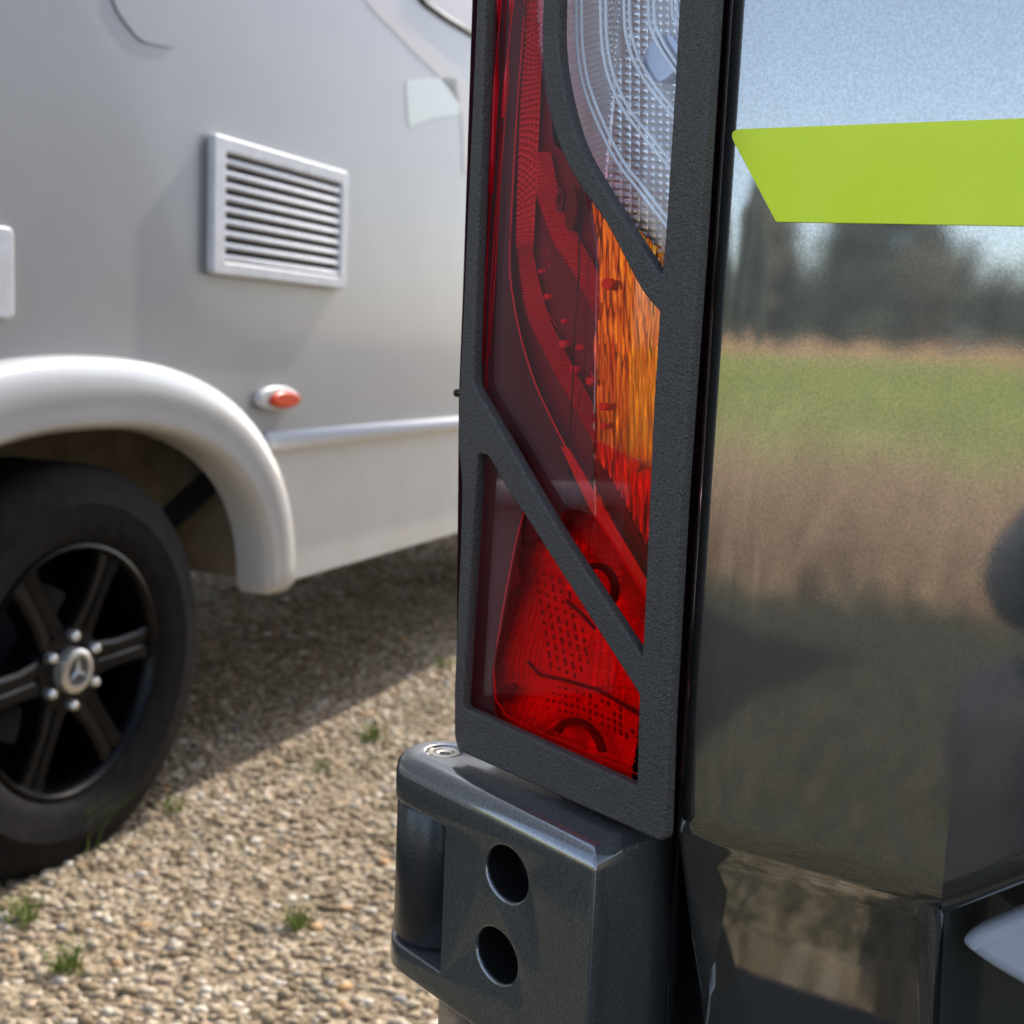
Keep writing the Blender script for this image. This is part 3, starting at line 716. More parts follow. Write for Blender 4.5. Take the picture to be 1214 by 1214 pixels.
# lower red reflector: bowl with prism tiles
bowl = [(621, 600), (616, 640), (610, 695), (597, 728), (586, 785), (585, 815), (590, 842), (606, 856), (700, 898), (775, 935), (782, 700), (770, 700), (703, 592), (664, 580)]
def h_bowl(X, Y):
    cx, cy = 690, 760; r2 = ((X-cx)/110)**2+((Y-cy)/150)**2
    base = .002*np.minimum(r2, 1.6)+.018*(Y-600)/330
    P_ = 8.5; u = (X+.25*Y)/P_; w = (Y-.3*X)/P_; iu = np.floor(u); iw = np.floor(w)
    ta = np.sin(iu*12.9898+iw*78.233)*43758.5453; ta -= np.floor(ta); tb = np.sin(iu*39.346+iw*11.135)*24634.6345; tb -= np.floor(tb)
    zone = np.where((Y > 690) & (X < 712) & (Y < 788) | (Y > 800), 1.0, .3)
    tile = (.0015+(tb-.5)*.0007)*(w-iw-.5)+(ta-.5)*.0007*(u-iu-.5)-.0003*zone*(np.abs(u-iu-.5) > .42)
    step = -.003*(Y > (788+.22*(X-620)+10*np.sin((X-600)/40)))*(X > 600)
    ring = .003*np.exp(-((np.hypot((X-692), (Y-880)*1.0)-30)/6)**2)+.003*np.exp(-((np.hypot((X-712), (Y-695)*.9)-28)/6)**2)
    rib = .0003*np.sin(X*math.pi/5.5)*((Y < 660)+(Y > 720)*(X > 690)*(Y < 830))
    return base+tile+step+ring+rib
field_mesh('red_reflector', bowl, 1.3, .046, h_bowl, m_redbright, False)
disc('bulb_ring', 689, 884, 36, .026, m_reddark, 28, .003, (.15, 2.9), 1.0)
disc('bulb_ring', 712, 695, 30, .026, m_reddark, 22, .003, (-.9, 2.4), .85)
lamp_plate('dark_pocket', [(588, 822), (596, 812), (608, 810), (612, 814), (604, 826), (592, 834)], .028, .003, m_reddark)
lamp_plate('dark_pocket', [(596, 714), (604, 690), (611, 665), (615, 690), (607, 700), (600, 712)], .026, .003, m_reddark)
ltube('bowl_rib', [(626, 784), (640, 800), (670, 806), (710, 818), (760, 848)], .030, 5, m_reddark, 6)
ltube('bowl_rib', [(672, 712), (690, 728), (705, 745)], .026, 5, m_reddark, 6)
v = []; f = []
def bowl_off(y): return .046-.018*(y-600)/330-.0042
def shade_dash(x, y, w, h, sl):
    k = len(v); fr = at(bowl_off(y))
    for dx, dy in ((-w, -h), (w, -h), (w, h), (-w, h)): v.append(fr.hit(x+dx+dy*sl, y+dy+dx*.35))
    c = [q+fr.out*.0012 for q in v[k:k+4]]; v.extend(c)
    f.extend([(k, k+1, k+2, k+3), (k+4, k+5, k+6, k+7), (k, k+1, k+5, k+4), (k+1, k+2, k+6, k+5), (k+2, k+3, k+7, k+6), (k+3, k, k+4, k+7)])
for r_i in range(11):
    for c_i in range(9):
        x = 636+c_i*9.5+r_i*2.0; y = 676+r_i*12.5+c_i*4.2
        if pts_in(np.array([x]), np.array([y]), [(632, 655), (660, 672), (678, 700), (705, 790), (690, 806), (640, 784), (626, 770)])[0]: shade_dash(x, y, random.uniform(.5, 1.2), random.uniform(1.5, 5), .15)
for r_i in range(5):
    for c_i in range(16):
        x = 650+c_i*7.2; y = 803+r_i*9+c_i*c_i*.11+c_i*1.1
        if random.random() < .75: shade_dash(x, y, random.uniform(.6, 1.5), random.uniform(1.2, 3.0)*(.5+c_i/18), .1)
pydata('tile_shade_dashes', v, f, m_shade_line, LAMP)['kind'] = 'stuff'  # raised dark dashes stand for shadow along the tile edges
for k in range(7):
    ltube('bowl_line', [tuple(p.xy) for p in spline([Vector((x, y, 0)) for x, y in [(628+k*4, 690+k*6), (614+k*5, 735+k*5), (604+k*6, 775+k*2), (602+k*6.5, 806-k)]], 5)], bowl_off, .8, m_shade_line, 5)
for k in range(9):
    ltube('bowl_line', [(668+k*5, 606+k*5), (664+k*6, 640+k*8)], bowl_off, .7, m_shade_line, 5)
for k in range(9):
    ltube('bowl_line', [(700+k*6, 752+k*9), (694+k*6.5, 800+k*6)], bowl_off, .7, m_shade_line, 5)
# clear chamber
clr = [(655, -190), (652, 0), (655, 60), (668, 130), (690, 180), (730, 245), (800, 345), (825, 200), (838, -190)]
def h_clear(X, Y):
    u = (X-650)+.0*Y
    ridge = .0009*np.sin((Y+.45*X)*math.pi/3.6)*(X+.18*Y < 735+.1*Y)
    grid = .0014*np.abs(np.sin(X*math.pi/11))*np.abs(np.sin((Y-.1*X)*math.pi/9))*(X+.1*Y > 742)
    return ridge+grid+.012*((X-740)/90)**2
field_mesh('clear_reflector', clr, 1.6, .040, h_clear, m_silver, False)
arcs = [[(687, -180), (686, 0), (689, 70), (701, 120), (731, 185), (760, 224), (800, 275)], [(716, -180), (715, 0), (720, 72), (738, 122), (768, 163), (805, 207)],
        [(744, -180), (743, 0), (749, 55), (770, 98), (808, 146)], [(773, -180), (772, 0), (780, 45), (812, 95)], [(800, -180), (800, 0), (806, 25), (818, 45)]]
for a in arcs:
    for dx in (-3.2, 3.2):
        ltube('white_rib', [tuple(p.xy) for p in spline([Vector((x+dx, y-dx*.4, 0)) for x, y in a], 6)], .024, 4.4, m_whiterib, 8)
disc('bulb', 796, 72, 26, .034, m_bulb, 0, .008, sq=.8)

# ---- hinge
HIN = empty('hinge', HNG.w(-.1, .73, -.02), VAN)
Pr = HNG.P.copy(); hin = -HNG.out; lft = -HNG.ex
ZT = zGB-.003; ZB = ZT-.128
rN = .030; _r = ray(527, 890); nc = CAM+_r*((CAMZ-ZT)/-_r.z)           # axis of the pin
for _ in range(4):
    lft = (nc-(Pr+hin*rN)); lft.z = 0; lft.normalize(); hin = Vector((lft.y, -lft.x, 0))
HNG = Frame(math.degrees(math.atan2(-lft.x, -lft.y)), Pr)
LN = (nc-Pr).dot(lft)
_r = ray(492, 1152); _t = ((nc.xy-hin.xy*rN).length)/_r.xy.length; ZB = CAMZ+_r.z*_t
_r = ray(776, 1002); Q = CAM+_r*((CAMZ-(ZT-.0085))/-_r.z)
def hxy(p): return Vector((p.x, p.y, 0))
plan = [hxy(Pr), hxy(Q), hxy(Q)+vv*.035-vu*.004, hxy(Pr+lft*.06+hin*.075), hxy(Pr+lft*(LN-.045)+hin*.058)]
for k in range(13):
    th = math.pi*(1-k/12)          # from the back of the nose round to its front
    a = -hin*math.cos(th)*-1
    plan.append(hxy(nc)+hin*(-math.cos(th))*rN*1+lft*math.sin(th)*rN)
def prism(bm, pts, z0, z1):
    A = [bm.verts.new((p.x, p.y, z0)) for p in pts]; B = [bm.verts.new((p.x, p.y, z1)) for p in pts]
    bm.faces.new(A[::-1]); bm.faces.new(B)
    for i in range(len(pts)): bm.faces.new((A[i-1], A[i], B[i], B[i-1]))
    return A, B
plan = [p for i, p in enumerate(plan) if (p-plan[i-1]).length > 1e-5]
if _area(plan) < 0: plan.reverse()
bm = bmesh.new(); RB = .0115; p2 = [p.xy for p in plan]; rings = [(p2, ZB)]
for k in range(7):
    t = k/6*math.pi/2; rings.append((_inset(p2, RB*(1-math.cos(t))), ZT-RB*(1-math.sin(t))))
vr = [[bm.verts.new((c.x, c.y, z)) for c in q] for q, z in rings]
for r1, r2 in zip(vr, vr[1:]):
    for i in range(len(p2)): bm.faces.new((r1[i-1], r1[i], r2[i], r2[i-1]))
bm.faces.new(vr[0][::-1]); bm.faces.new(vr[-1])
hb = from_bm('bracket', bm, m_hinge, HIN)
def cutter(bm):
    bmesh.ops.recalc_face_normals(bm, faces=bm.faces)
    me = bpy.data.meshes.new('c'); bm.to_mesh(me); bm.free(); o = bpy.data.objects.new('c', me); col.objects.link(o); return o
cuts = []; HS = Matrix.Diagonal((1.2, 1, 1, 1)) if abs(HNG.out.to_track_quat('Z', 'Y').to_matrix().col[0].z) < .5 else Matrix.Diagonal((1, 1.2, 1, 1))
bm = bmesh.new(); q = Pr
prism(bm, [hxy(q+lft*(LN-.041)-hin*.03), hxy(q+lft*(LN-.044)+hin*.02), hxy(q+lft*(LN-.046)+hin*.10), hxy(q+lft*.30+hin*.1), hxy(q+lft*.30-hin*.02)], ZB+.018, ZT-.029); cuts.append(cutter(bm))
for x, y in ((600, 1036), (588, 1133)):
    c = HNG.hit(x, y); mt = Matrix.Translation(c) @ HNG.out.to_track_quat('Z', 'Y').to_matrix().to_4x4()
    bm = bmesh.new(); bmesh.ops.create_cone(bm, cap_ends=True, segments=48, radius1=.0155, radius2=.0155, depth=.05, matrix=mt @ HS); cuts.append(cutter(bm))
bm = bmesh.new(); bmesh.ops.create_cone(bm, cap_ends=True, segments=32, radius1=.0118, radius2=.0118, depth=.006, matrix=Matrix.Translation((nc.x, nc.y, ZT))); cuts.append(cutter(bm))
for c in cuts:
    md = hb.modifiers.new('b', 'BOOLEAN'); md.object = c; md.operation = 'DIFFERENCE'; md.solver = 'EXACT'
md = hb.modifiers.new('v', 'BEVEL'); md.width = .0016; md.segments = 3; md.limit_method = 'ANGLE'; md.angle_limit = R_(42); md.harden_normals = False
dg = bpy.context.evaluated_depsgraph_get(); me = bpy.data.meshes.new_from_object(hb.evaluated_get(dg))
hb.modifiers.clear(); hb.data = me; me.name = 'bracket'
if not me.materials: me.materials.append(m_hinge)
for c in cuts: bpy.data.objects.remove(c)
shade_auto(hb, 40)
for x, y in ((600, 1036), (588, 1133)):
    c = HNG.hit(x, y); mt = Matrix.Translation(c) @ HNG.out.to_track_quat('Z', 'Y').to_matrix().to_4x4()
    lathe('hole_shade_cup', [(0, -.024), (.0151, -.024), (.0151, -.0022)], mt @ HS, 40, m_black, HIN)  # black cup added to darken the inside of the hole
lathe('barrel', [(0, ZB+.0195), (.0262, ZB+.0195), (.0285, ZB+.0225), (.0285, ZT-.0335), (.0262, ZT-.0305), (0, ZT-.0305)], Matrix.Translation((nc.x, nc.y, 0)), 48, m_barrel, HIN)
lathe('pin', [(0, ZT-.006), (.0028, ZT-.006), (.0034, ZT-.0016), (.0052, ZT-.001), (.0056, ZT-.0018), (.0064, ZT-.0018), (.0068, ZT-.0008), (.0096, ZT-.0008), (.0104, ZT-.0018), (.0104, ZT-.004)], Matrix.Translation((nc.x, nc.y, 0)), 40, m_steel, HIN)
# body corner below the hinge
cp = [hxy(Pr)+lft*.01+hin*.012, hxy(Q)+hin*.01, hxy(Q)+vv*.06, hxy(Pr+lft*(LN-.04)+hin*.09), hxy(Pr+lft*(LN-.004)+hin*.05), hxy(Pr+lft*(LN-.01)+hin*.026), hxy(Pr+lft*(LN-.025)+hin*.014)]
bm = bmesh.new(); A, B = prism(bm, cp, .56, ZB-.006); bs = set(B)
bmesh.ops.recalc_face_normals(bm, faces=bm.faces)
bmesh.ops.bevel(bm, geom=[e for e in bm.edges if e.verts[0] in bs and e.verts[1] in bs], offset=.005, segments=3, affect='EDGES', profile=.5)
shade_auto(from_bm('corner_panel', bm, m_hinge, VAN), 40)
# small bolt on the side edge of the guard
c = GRD.off(-.004).hit(544, 466); lathe('guard_bolt', [(0, .003), (.0018, .003), (.0026, .002), (.0026, -.004), (0, -.004)], Matrix.Translation(c) @ (-vu).to_track_quat('Z', 'Y').to_matrix().to_4x4(), 16, m_gloss_black, VAN)

# ================================================================== MOTORHOME
S = SIDE
MH = empty('motorhome', S.w(1.5, 0, -1.0))
tag(MH, 'light grey motorhome with white wheel arch and black wheel parked on gravel', 'motorhome')
def sp(pts, fr=S): return [fr.sz(*p) for p in pts]
def sell(a, b, zc_, th, e=2.3):
    c, s_ = math.cos(th), math.sin(th)
    return (a*math.copysign(abs(c)**(2/e), c), zc_+b*abs(s_)**(2/e))
archc = [sell(.70, .52, .47, math.pi*k/28) for k in range(29)]     # cut in the walls, right to left
Z_L, Z_T = .826, 2.85
Lr, Lf = -1.75, 5.2
# upper wall with the arch cut out of its lower edge
up = [q for q in archc if q[1] > Z_L]
plate('side_wall', [(Lr, Z_L), (Lr, 2.7), (Lr+.15, Z_T), (4.2, Z_T), (Lf, 2.2), (Lf, Z_L)]+[(up[0][0]+.0, Z_L)]+up+[(up[-1][0], Z_L)], [], S.mat(), .03, .002, m_mhgrey, MH)
for sgn, x1 in ((1, Lf-.2), (-1, Lr)):
    lo = [q for q in archc if q[1] <= Z_L-.01 and q[0]*sgn > 0]
    lo = sorted(lo, key=lambda q: q[1])
    plate('skirt', [(q[0], q[1]) for q in lo]+[(lo[-1][0]-.0, Z_L-.004), (x1, Z_L-.004), (x1, .455)]+[(lo[0][0], .455)], [], S.mat(.006), .03, .004, m_mhwhite, MH)
for x0, x1 in ((.66, Lf-.2), (Lr, -.66)):
    tube('trim_strip', [S.w(x0, Z_L, .012), S.w((x0+x1)/2, Z_L, .012), S.w(x1, Z_L, .012)], .023, m_trimlit, MH, 12)
# wheel arch trim
v = []; f = []; nn = 60
prof_t = [(0, 0), (.015, .022), (.05, .040), (.14, .052), (.35, .058), (.62, .056), (.78, .050), (.86, .052), (.93, .046), (1, .03), (1.0, -.01), (1.0, -.05)]
rows = [(0, k/6*.0) for k in range(0)]
ths = [math.pi*k/nn for k in range(nn+1)]
def arch_pt(th, w):
    ao, bo, ai, bi = .75, .56, .625, .415
    o_ = sell(ao, bo, .47, th); i_ = sell(ai, bi, .47, th)
    return (o_[0]+(i_[0]-o_[0])*w, o_[1]+(i_[1]-o_[1])*w)
for th in ths:
    for w, h in prof_t:
        a, z = arch_pt(th, w); v.append(S.w(a, z, h))
k = len(prof_t)
for i in range(nn):
    for j in range(k-1): f.append((i*k+j, i*k+j+1, (i+1)*k+j+1, (i+1)*k+j))
# closed rounded ends
for i in (0, nn):
    b0 = i*k; cidx = len(v); 
    for w, h in prof_t:
        a, z = arch_pt(ths[i], .5+(w-.5)*.82); v.append(S.w(a, z-.022, h*.8-.004))
    for j in range(k-1): f.append((b0+j, b0+j+1, cidx+j+1, cidx+j))
    f.append(tuple(range(cidx, cidx+k)))
o = pydata('wheel_arch', v, f, m_mhwhite, MH)
bm = bmesh.new(); bm.from_mesh(o.data); bmesh.ops.recalc_face_normals(bm, faces=bm.faces); bm.to_mesh(o.data); bm.free(); shade_auto(o, 60)
# rest of the body behind the side wall
def sbox(name, s0, s1, z0, z1, d0, d1, mat, bevel=0):
    c = S.w((s0+s1)/2, (z0+z1)/2, (d0+d1)/2); mt = Matrix.Translation(c) @ Matrix((S.ex, S.out, Vector((0, 0, 1)))).transposed().to_4x4()
    return box(name, mt, (s1-s0, abs(d1-d0), z1-z0), mat, MH, bevel)
sbox('rear_body', Lr+.02, -.78, .46, 2.84, -.032, -2.2, m_mhwhite)
sbox('living_body', .80, Lf-.1, .475, 2.2, -.032, -2.2, m_mhwhite)
sbox('over_wheel_body', -.78, .80, 1.06, 2.84, -.032, -2.2, m_mhwhite)
sbox('roof_body', .80, 4.2, 2.2, 2.84, -.034, -2.2, m_mhwhite)
sbox('wheel_well_board', .10, .79, .50, 1.05, -.40, -.42, m_tan)
sbox('wheel_well_board', -.75, .79, .42, 1.05, -1.7, -1.72, m_dark)
sbox('wheel_well_liner', -.70, .16, .60, 1.05, -.36, -.38, m_dark)
sbox('wheel_well_side', .782, .795, .45, 1.05, -.035, -1.6, m_tan)
sbox('axle', -.06, .06, .32, .44, -.25, -1.9, m_dark)
v_, f_ = tube_v([S.w(.38, .50, -.24), S.w(.78, .70, -.24)], .042, 4); pydata('chassis_strut', v_, f_, m_strut, MH)
# wheel
def mh_wheel(s0, full=True):
    hubp = S.w(s0, .395, -.005)
    w = empty('wheel', hubp, MH)
    ax = Matrix.Translation(hubp) @ Matrix((S.ex, Vector((0, 0, 1)), S.out)).transposed().to_4x4()
    RO = .42
    ty = lathe('tyre', [(.262, -.21), (.30, -.225), (.375, -.228), (.405, -.215), (RO, -.19), (RO, -.03), (.41, -.006), (.385, .008), (.345, .014), (.342, .017), (.30, .012), (.272, .006), (.258, -.006), (.262, -.02)], ax, 72, m_tyre, w, closed=True)
    rim = lathe('rim', [(.262, -.02), (.259, .002), (.253, .004), (.246, -.004), (.240, -.03), (.232, -.10), (.225, -.19), (.10, -.19), (.0, -.19)], ax, 72, m_rim, w)
    if not full: return w
    bm = bmesh.new()                                      # hub disc and six spokes
    bmesh.ops.create_cone(bm, cap_ends=True, segments=40, radius1=.105, radius2=.085, depth=.05, matrix=ax @ Matrix.Translation((0, 0, -.04)))
    for k in range(6):
        rot = ax @ Matrix.Rotation(R_(60*k+2), 4, 'Z')
        sec = [(.06, .040, -.018), (.14, .031, -.010), (.21, .033, -.008), (.247, .042, -.008)]
        prev = None
        for r, hw, zt in sec:
            cur = [bm.verts.new(rot @ Vector(q)) for q in ((r, -hw, zt-.05), (r, -hw, zt-.006), (r, -hw+.008, zt), (r, -.006, zt-.002), (r, 0, zt-.007), (r, .006, zt-.002), (r, hw-.008, zt), (r, hw, zt-.006), (r, hw, zt-.05))]
            if prev:
                for i in range(len(cur)-1): bm.faces.new((prev[i], prev[i+1], cur[i+1], cur[i]))
            prev = cur
    shade_auto(from_bm('spoke_disc', bm, m_rim, w), 30)
    nutm = None
    for k in range(6):
        mt = ax @ Matrix.Rotation(R_(60*k+28), 4, 'Z') @ Matrix.Translation((.072, 0, -.012))
        if nutm is None:
            nt_ = lathe('wheel_nut', [(0, .018), (.006, .018), (.0105, .013), (.0115, .004), (.0115, -.01)], Matrix.Identity(4), 16, m_nut); nutm = nt_.data
        else: nt_ = bpy.data.objects.new('wheel_nut', nutm); col.objects.link(nt_)
        attach(nt_, w); nt_.matrix_basis = mt
    cap = lathe('hub_cap', [(0, .004), (.030, .004), (.0315, .009), (.040, .0095), (.045, .006), (.0465, -.002), (.0465, -.03)], ax, 48, m_cap, w)
    # three pointed star inside the ring, part of the cap
    bm = bmesh.new(); c = bm.verts.new((0, 0, .0125)); ring = []
    for k in range(6):
        a = R_(90+60*k); r = .032 if k % 2 == 0 else .0062
        ring.append(bm.verts.new((r*math.cos(a), r*math.sin(a), .006 if k % 2 else .0075)))
    for k in range(6): bm.faces.new((c, ring[k], ring[(k+1) % 6]))
    me2 = bpy.data.meshes.new('s'); bm.to_mesh(me2); bm.free(); me2.transform(ax)
    bm = bmesh.new(); bm.from_mesh(cap.data); bm.from_mesh(me2); bm.to_mesh(cap.data); bm.free()
    cap.data.materials.append(m_capdark)
    inv = ax.inverted()
    for p in cap.data.polygons:
        q = inv @ p.center
        if abs(q.z-.004) < .0012 and math.hypot(q.x, q.y) < .031: p.material_index = 1
    # valve, balance weights seen through the spokes: brake disc
    lathe('brake_disc', [(.06, -.12), (.165, -.12), (.165, -.145), (.06, -.145)], ax, 40, m_strut, w, closed=True)
    lathe('valve', [(0, .02), (.0035, .02), (.004, -.02), (0, -.02)], ax @ Matrix.Translation((.232, .09, -.03)), 10, m_nut, w)
    return w
mh_wheel(0.0); mh_wheel(3.75, False)
# the service vent
va, vz = [], []
tl_, bl_, tr_, br_ = S.sz(247, 158), S.sz(240, 322), S.sz(408, 205), S.sz(400, 345)
s0, s1 = (tl_[0]+bl_[0])/2, (tr_[0]+br_[0])/2; z1, z0 = (tl_[1]+tr_[1])/2, (bl_[1]+br_[1])/2
VENT = empty('service_vent', S.w(s0, z0, 0), MH)
def child_plate(name, o_, holes, d, th, bev, mat, parent): return plate(name, o_, holes, S.mat(d), th, bev, mat, parent, 3)
child_plate('vent_frame', rounded([(s0, z0), (s1, z0), (s1, z1), (s0, z1)], .018), [rounded([(s0+.048, z0+.032), (s1-.038, z0+.032), (s1-.038, z1-.036), (s0+.048, z1-.036)], .004)], .022, .021, .006, m_vent, VENT)
c = S.w((s0+s1)/2, (z0+z1)/2, .002); mtv = Matrix((S.ex, S.out, Vector((0, 0, 1)))).transposed().to_4x4()
box('vent_backing', Matrix.Translation(c) @ mtv, (s1-s0-.06, .002, z1-z0-.06), m_dark, VENT)
nsl = 9; zz0, zz1 = z0+.032, z1-.036; pit = (zz1-zz0)/nsl; slat_me = None
for k in range(nsl):
    mt = Matrix.Translation(S.w((s0+s1)/2+.005, zz0+pit*(k+.32), .0125)) @ mtv @ Matrix.Rotation(R_(18), 4, 'X')
    if slat_me is None:
        o = box('slat', Matrix.Identity(4), (s1-s0-.084, .0145, pit*.5), m_vent, None, .003); slat_me = o.data
    else: o = bpy.data.objects.new('slat', slat_me); col.objects.link(o)
    attach(o, VENT); o.matrix_basis = mt
# second vent or flap at the left edge of the picture
fl = S.sz(7, 270); fb = S.sz(6, 378)
child_plate('service_flap', rounded([(fl[0]-.55, fb[1]), (fl[0], fb[1]), (fl[0], fl[1]), (fl[0]-.55, fl[1])], .015), [], .02, .02, .005, m_vent, MH)
# filler lid high on the wall
q0 = sp([(128, -60), (133, 8), (165, 50), (205, 57), (214, 40), (212, -60)])
child_plate('filler_lid', rounded(q0, .03), [], .0035, .0035, .001, m_mhgrey, MH)
# side marker lamp
mc = S.sz(324, 472); MK = empty('marker_lamp', S.w(mc[0], mc[1], 0), MH)
ell = lambda a, b, n=32, cx=0, cz=0: [(mc[0]+cx+a*math.cos(2*math.pi*k/n), mc[1]+cz+b*math.sin(2*math.pi*k/n)) for k in range(n)]
child_plate('lamp_base', ell(.092, .031), [], .020, .02, .008, m_mhwhite, MK)
child_plate('lamp_lens', ell(.066, .021, cx=.016, cz=-.003), [], .032, .014, .0065, m_orange, MK)
# van's reflection painted as curved and pale plates, and dark edge towards the cab
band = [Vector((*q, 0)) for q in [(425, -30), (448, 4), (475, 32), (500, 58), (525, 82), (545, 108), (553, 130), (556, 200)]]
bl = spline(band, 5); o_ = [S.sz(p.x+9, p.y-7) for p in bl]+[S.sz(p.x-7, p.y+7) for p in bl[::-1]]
child_plate('curved_reflection', o_, [], .0015, .0015, .0002, m_beige, MH)
child_plate('pale_reflection', rounded(sp([(480, 96), (541, 92), (545, 136), (512, 140), (484, 152)]), .02), [], .0015, .0015, .0002, m_pale, MH)
tube('dark_edge', [S.hit(*p) for p in ((490, -12), (503, 4), (525, 20), (548, 34), (575, 50))], .011, m_black, MH, 8)
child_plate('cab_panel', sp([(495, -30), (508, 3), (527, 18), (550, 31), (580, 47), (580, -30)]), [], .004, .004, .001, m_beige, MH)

# ================================================================== grass tufts on the gravel
m_tuft = island_mat('tuft_blades', [(0, (.10, .14, .03)), (.5, (.16, .22, .04)), (1, (.26, .30, .08))])
def gpt(x, y):
    r = ray(x, y); return CAM+r*(-CAMZ/r.z)
tufts = [(95, 1005, 26, .15, 'grass tuft growing against the tyre of the motorhome'), (440, 878, 16, .05, 'small green tuft on sunny gravel near the hinge'),
         (30, 1092, 18, .05, 'green tuft at the picture edge just below the tyre'), (352, 1098, 16, .04, 'low olive tuft on bare gravel between tyre and hinge barrel'),
         (80, 1150, 20, .05, 'green tuft in the nearest gravel corner'), (205, 962, 12, .035, 'tiny tuft just right of the tyre foot'),
         (525, 792, 14, .04, 'tuft in the light beside the shadow edge near the lamp guard'), (380, 914, 10, .03, 'faint tuft midway between tyre and hinge top')]
for x, y, cnt, h, lab in tufts:
    g = gpt(x, y); cnt *= 3
    rt = np.stack([g.x+rng.normal(0, .015, cnt), g.y+rng.normal(0, .015, cnt), np.full(cnt, .0)], 1)
    V, F = blades(rt, rng.uniform(.5, 1.1, cnt)*h+.012, rng.uniform(.0014, .003, cnt), rng.uniform(.2, .9, cnt)*h, 3)
    tag(quadmesh('grass_tuft', V, F, m_tuft), lab, 'grass tuft', 'grass tufts on the gravel')

# ================================================================== the photographer, seen only as a reflection in the door
m_jacket = M('dark_jacket', (.02, .021, .028), .85); noisy(m_jacket, 25, (.015, .016, .02), (.032, .033, .04))
m_jeans = M('dark_trousers', (.025, .03, .045), .9); m_skin = M('skin', (.5, .3, .22), .55); m_hair = M('hair', (.05, .035, .025), .7)
PER = empty('person', (-.45, -.6, 0))
tag(PER, 'person in dark jacket crouching behind the van and holding up a phone', 'person')
def skin_body(name, verts, edges, radii, mat, parent, sub=2, root=0):
    me = bpy.data.meshes.new(name); me.from_pydata(verts, edges, []); o = bpy.data.objects.new(name, me); col.objects.link(o)
    md = o.modifiers.new('s', 'SKIN'); md.use_smooth_shade = True
    for sv, r in zip(me.skin_vertices[0].data, radii): sv.radius = (r, r) if not isinstance(r, tuple) else r
    me.skin_vertices[0].data[root].use_root = True
    md = o.modifiers.new('d', 'SUBSURF'); md.levels = sub; md.render_levels = sub
    dg = bpy.context.evaluated_depsgraph_get(); m2 = bpy.data.meshes.new_from_object(o.evaluated_get(dg)); bpy.data.objects.remove(o); m2.name = name
    return link(name, m2, mat, parent, True)
bv = [(-.45, -.74, .47), (-.43, -.66, .66), (-.39, -.56, .86), (-.36, -.50, .985), (-.345, -.46, 1.05), (-.33, -.43, 1.14), (-.325, -.42, 1.22),
      (-.55, -.40, .965), (-.50, -.17, .80), (-.19, -.07, 1.0), (-.09, -.06, 1.03),
      (-.20, -.60, .965), (-.02, -.36, .83), (.05, -.12, .99), (.06, -.06, 1.02),
      (-.53, -.70, .45), (-.55, -.20, .68), (-.60, -.34, .10), (-.57, -.22, .04),
      (-.36, -.78, .45), (-.25, -.42, .13), (-.36, -.80, .09), (-.38, -.86, .05)]
be = [(0, 1), (1, 2), (2, 3), (3, 4), (4, 5), (5, 6), (2, 7), (7, 8), (8, 9), (9, 10), (2, 11), (11, 12), (12, 13), (13, 14), (0, 15), (15, 16), (16, 17), (17, 18), (0, 19), (19, 20), (20, 21), (21, 22)]
br = [.15, .14, .155, .09, .055, .085, .075, .085, .068, .036, .032, .075, .052, .036, .032, .10, .085, .055, .042, .10, .072, .048, .042]
skin_body('body', bv, be, br, m_jacket, PER)
hd = Matrix.Translation((-.318, -.405, 1.175)) @ Vector((.4, .9, -.05)).to_track_quat('Y', 'Z').to_matrix().to_4x4()
bm = bmesh.new(); bmesh.ops.create_uvsphere(bm, u_segments=28, v_segments=20, radius=1)
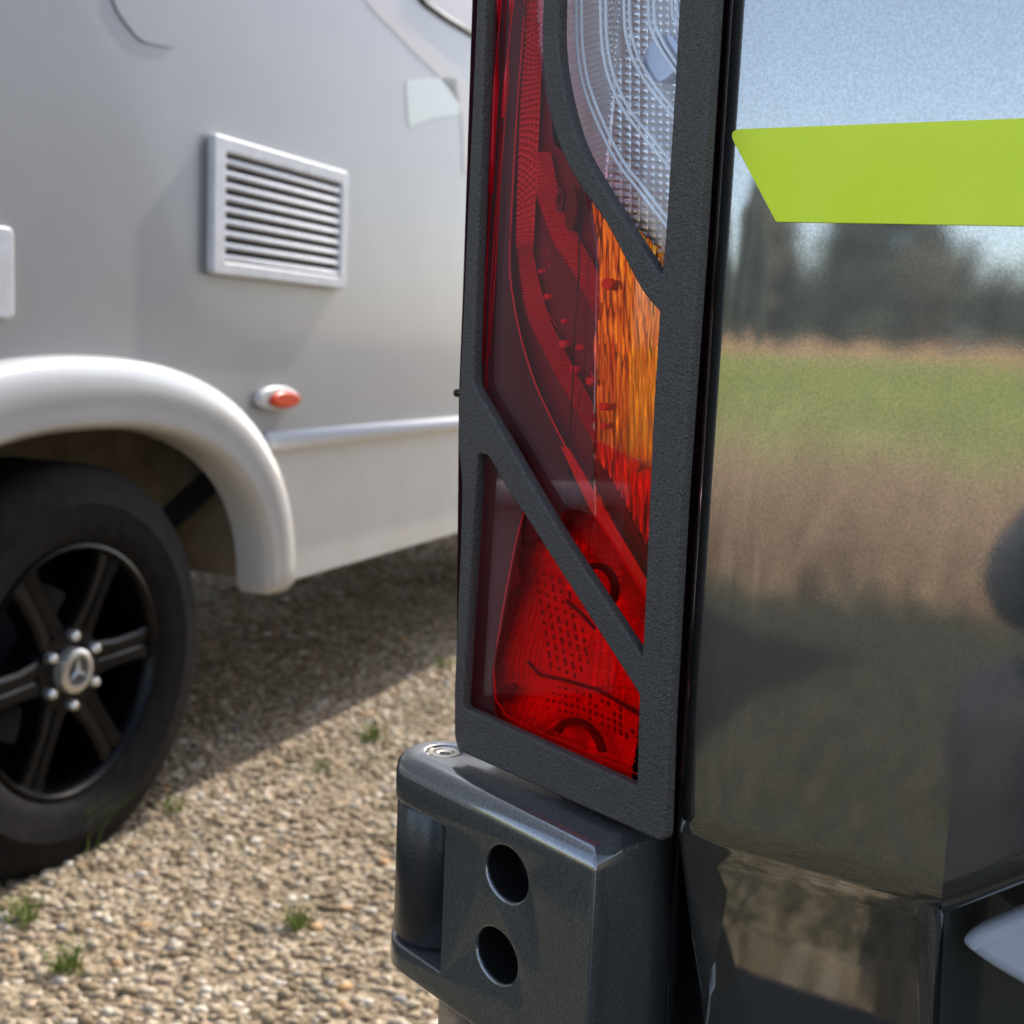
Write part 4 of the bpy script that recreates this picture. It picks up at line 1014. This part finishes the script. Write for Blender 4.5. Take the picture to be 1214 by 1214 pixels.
for q in bm.verts:
    x, y, z = q.co; y2 = y
    q.co = Vector((x*.078*(1-.18*max(0, -z)), y*.098, z*.12))
    if y > .6 and abs(x) < .22 and -.25 < z < .12: q.co.y += .022*(1-abs(x)/.22)
    if y > .75 and .2 > abs(x) > .0 and -.52 < z < -.42: q.co.y += .006
    if y > .5 and .22 < abs(x) < .5 and .05 < z < .22: q.co.y -= .010
    if abs(x) > .93 and abs(y) < .3 and abs(z) < .25: q.co.x *= 1.16
bm.transform(hd); from_bm('head', bm, m_skin, PER, True)
bm = bmesh.new(); bmesh.ops.create_uvsphere(bm, u_segments=24, v_segments=16, radius=1)
bmesh.ops.delete(bm, geom=[q for q in bm.verts if q.co.z < (.25 if q.co.y > .35 else -.35)], context='VERTS')
for q in bm.verts: q.co = Vector((q.co.x*.085, q.co.y*.106-.004, q.co.z*.13+.004))*(1+random.uniform(-.02, .02))
bm.transform(hd); from_bm('hair', bm, m_hair, PER, True)
def hand(wrist, sgn):
    w = Vector(wrist); vts = [tuple(w), tuple(w+Vector((.0, .025, .02))), tuple(w+Vector((0, .03, .055)))]; ed = [(0, 1), (1, 2)]; rd = [.024, .027, .026]
    for k in range(4):
        b = w+Vector((0, .03, .015+.02*k)); ln = (.052, .066, .07, .062)[k]; n0 = len(vts)
        vts += [tuple(b), tuple(b+Vector((-sgn*ln*.35, .016, .004))), tuple(b+Vector((-sgn*ln*.75, .016, .006))), tuple(b+Vector((-sgn*ln, .008, .006)))]
        ed += [(1 if k < 2 else 2, n0), (n0, n0+1), (n0+1, n0+2), (n0+2, n0+3)]; rd += [.010, .009, .0085, .0075]
    n0 = len(vts); b = w+Vector((0, .005, .03)); vts += [tuple(b), tuple(b+Vector((-sgn*.025, -.01, .02))), tuple(b+Vector((-sgn*.05, -.008, .032)))]; ed += [(1, n0), (n0, n0+1), (n0+1, n0+2)]; rd += [.013, .011, .009]
    skin_body('hand', vts, ed, rd, m_skin, PER, 2)
hand((-.085, -.065, 1.02), -1); hand((.075, -.065, 1.01), 1)
ph = box('phone', Matrix.Translation((0, -.021, 1.045)), (.072, .008, .147), m_gloss_black, None, .003)
tag(ph, 'black phone held upright in both hands of the crouching person', 'phone')
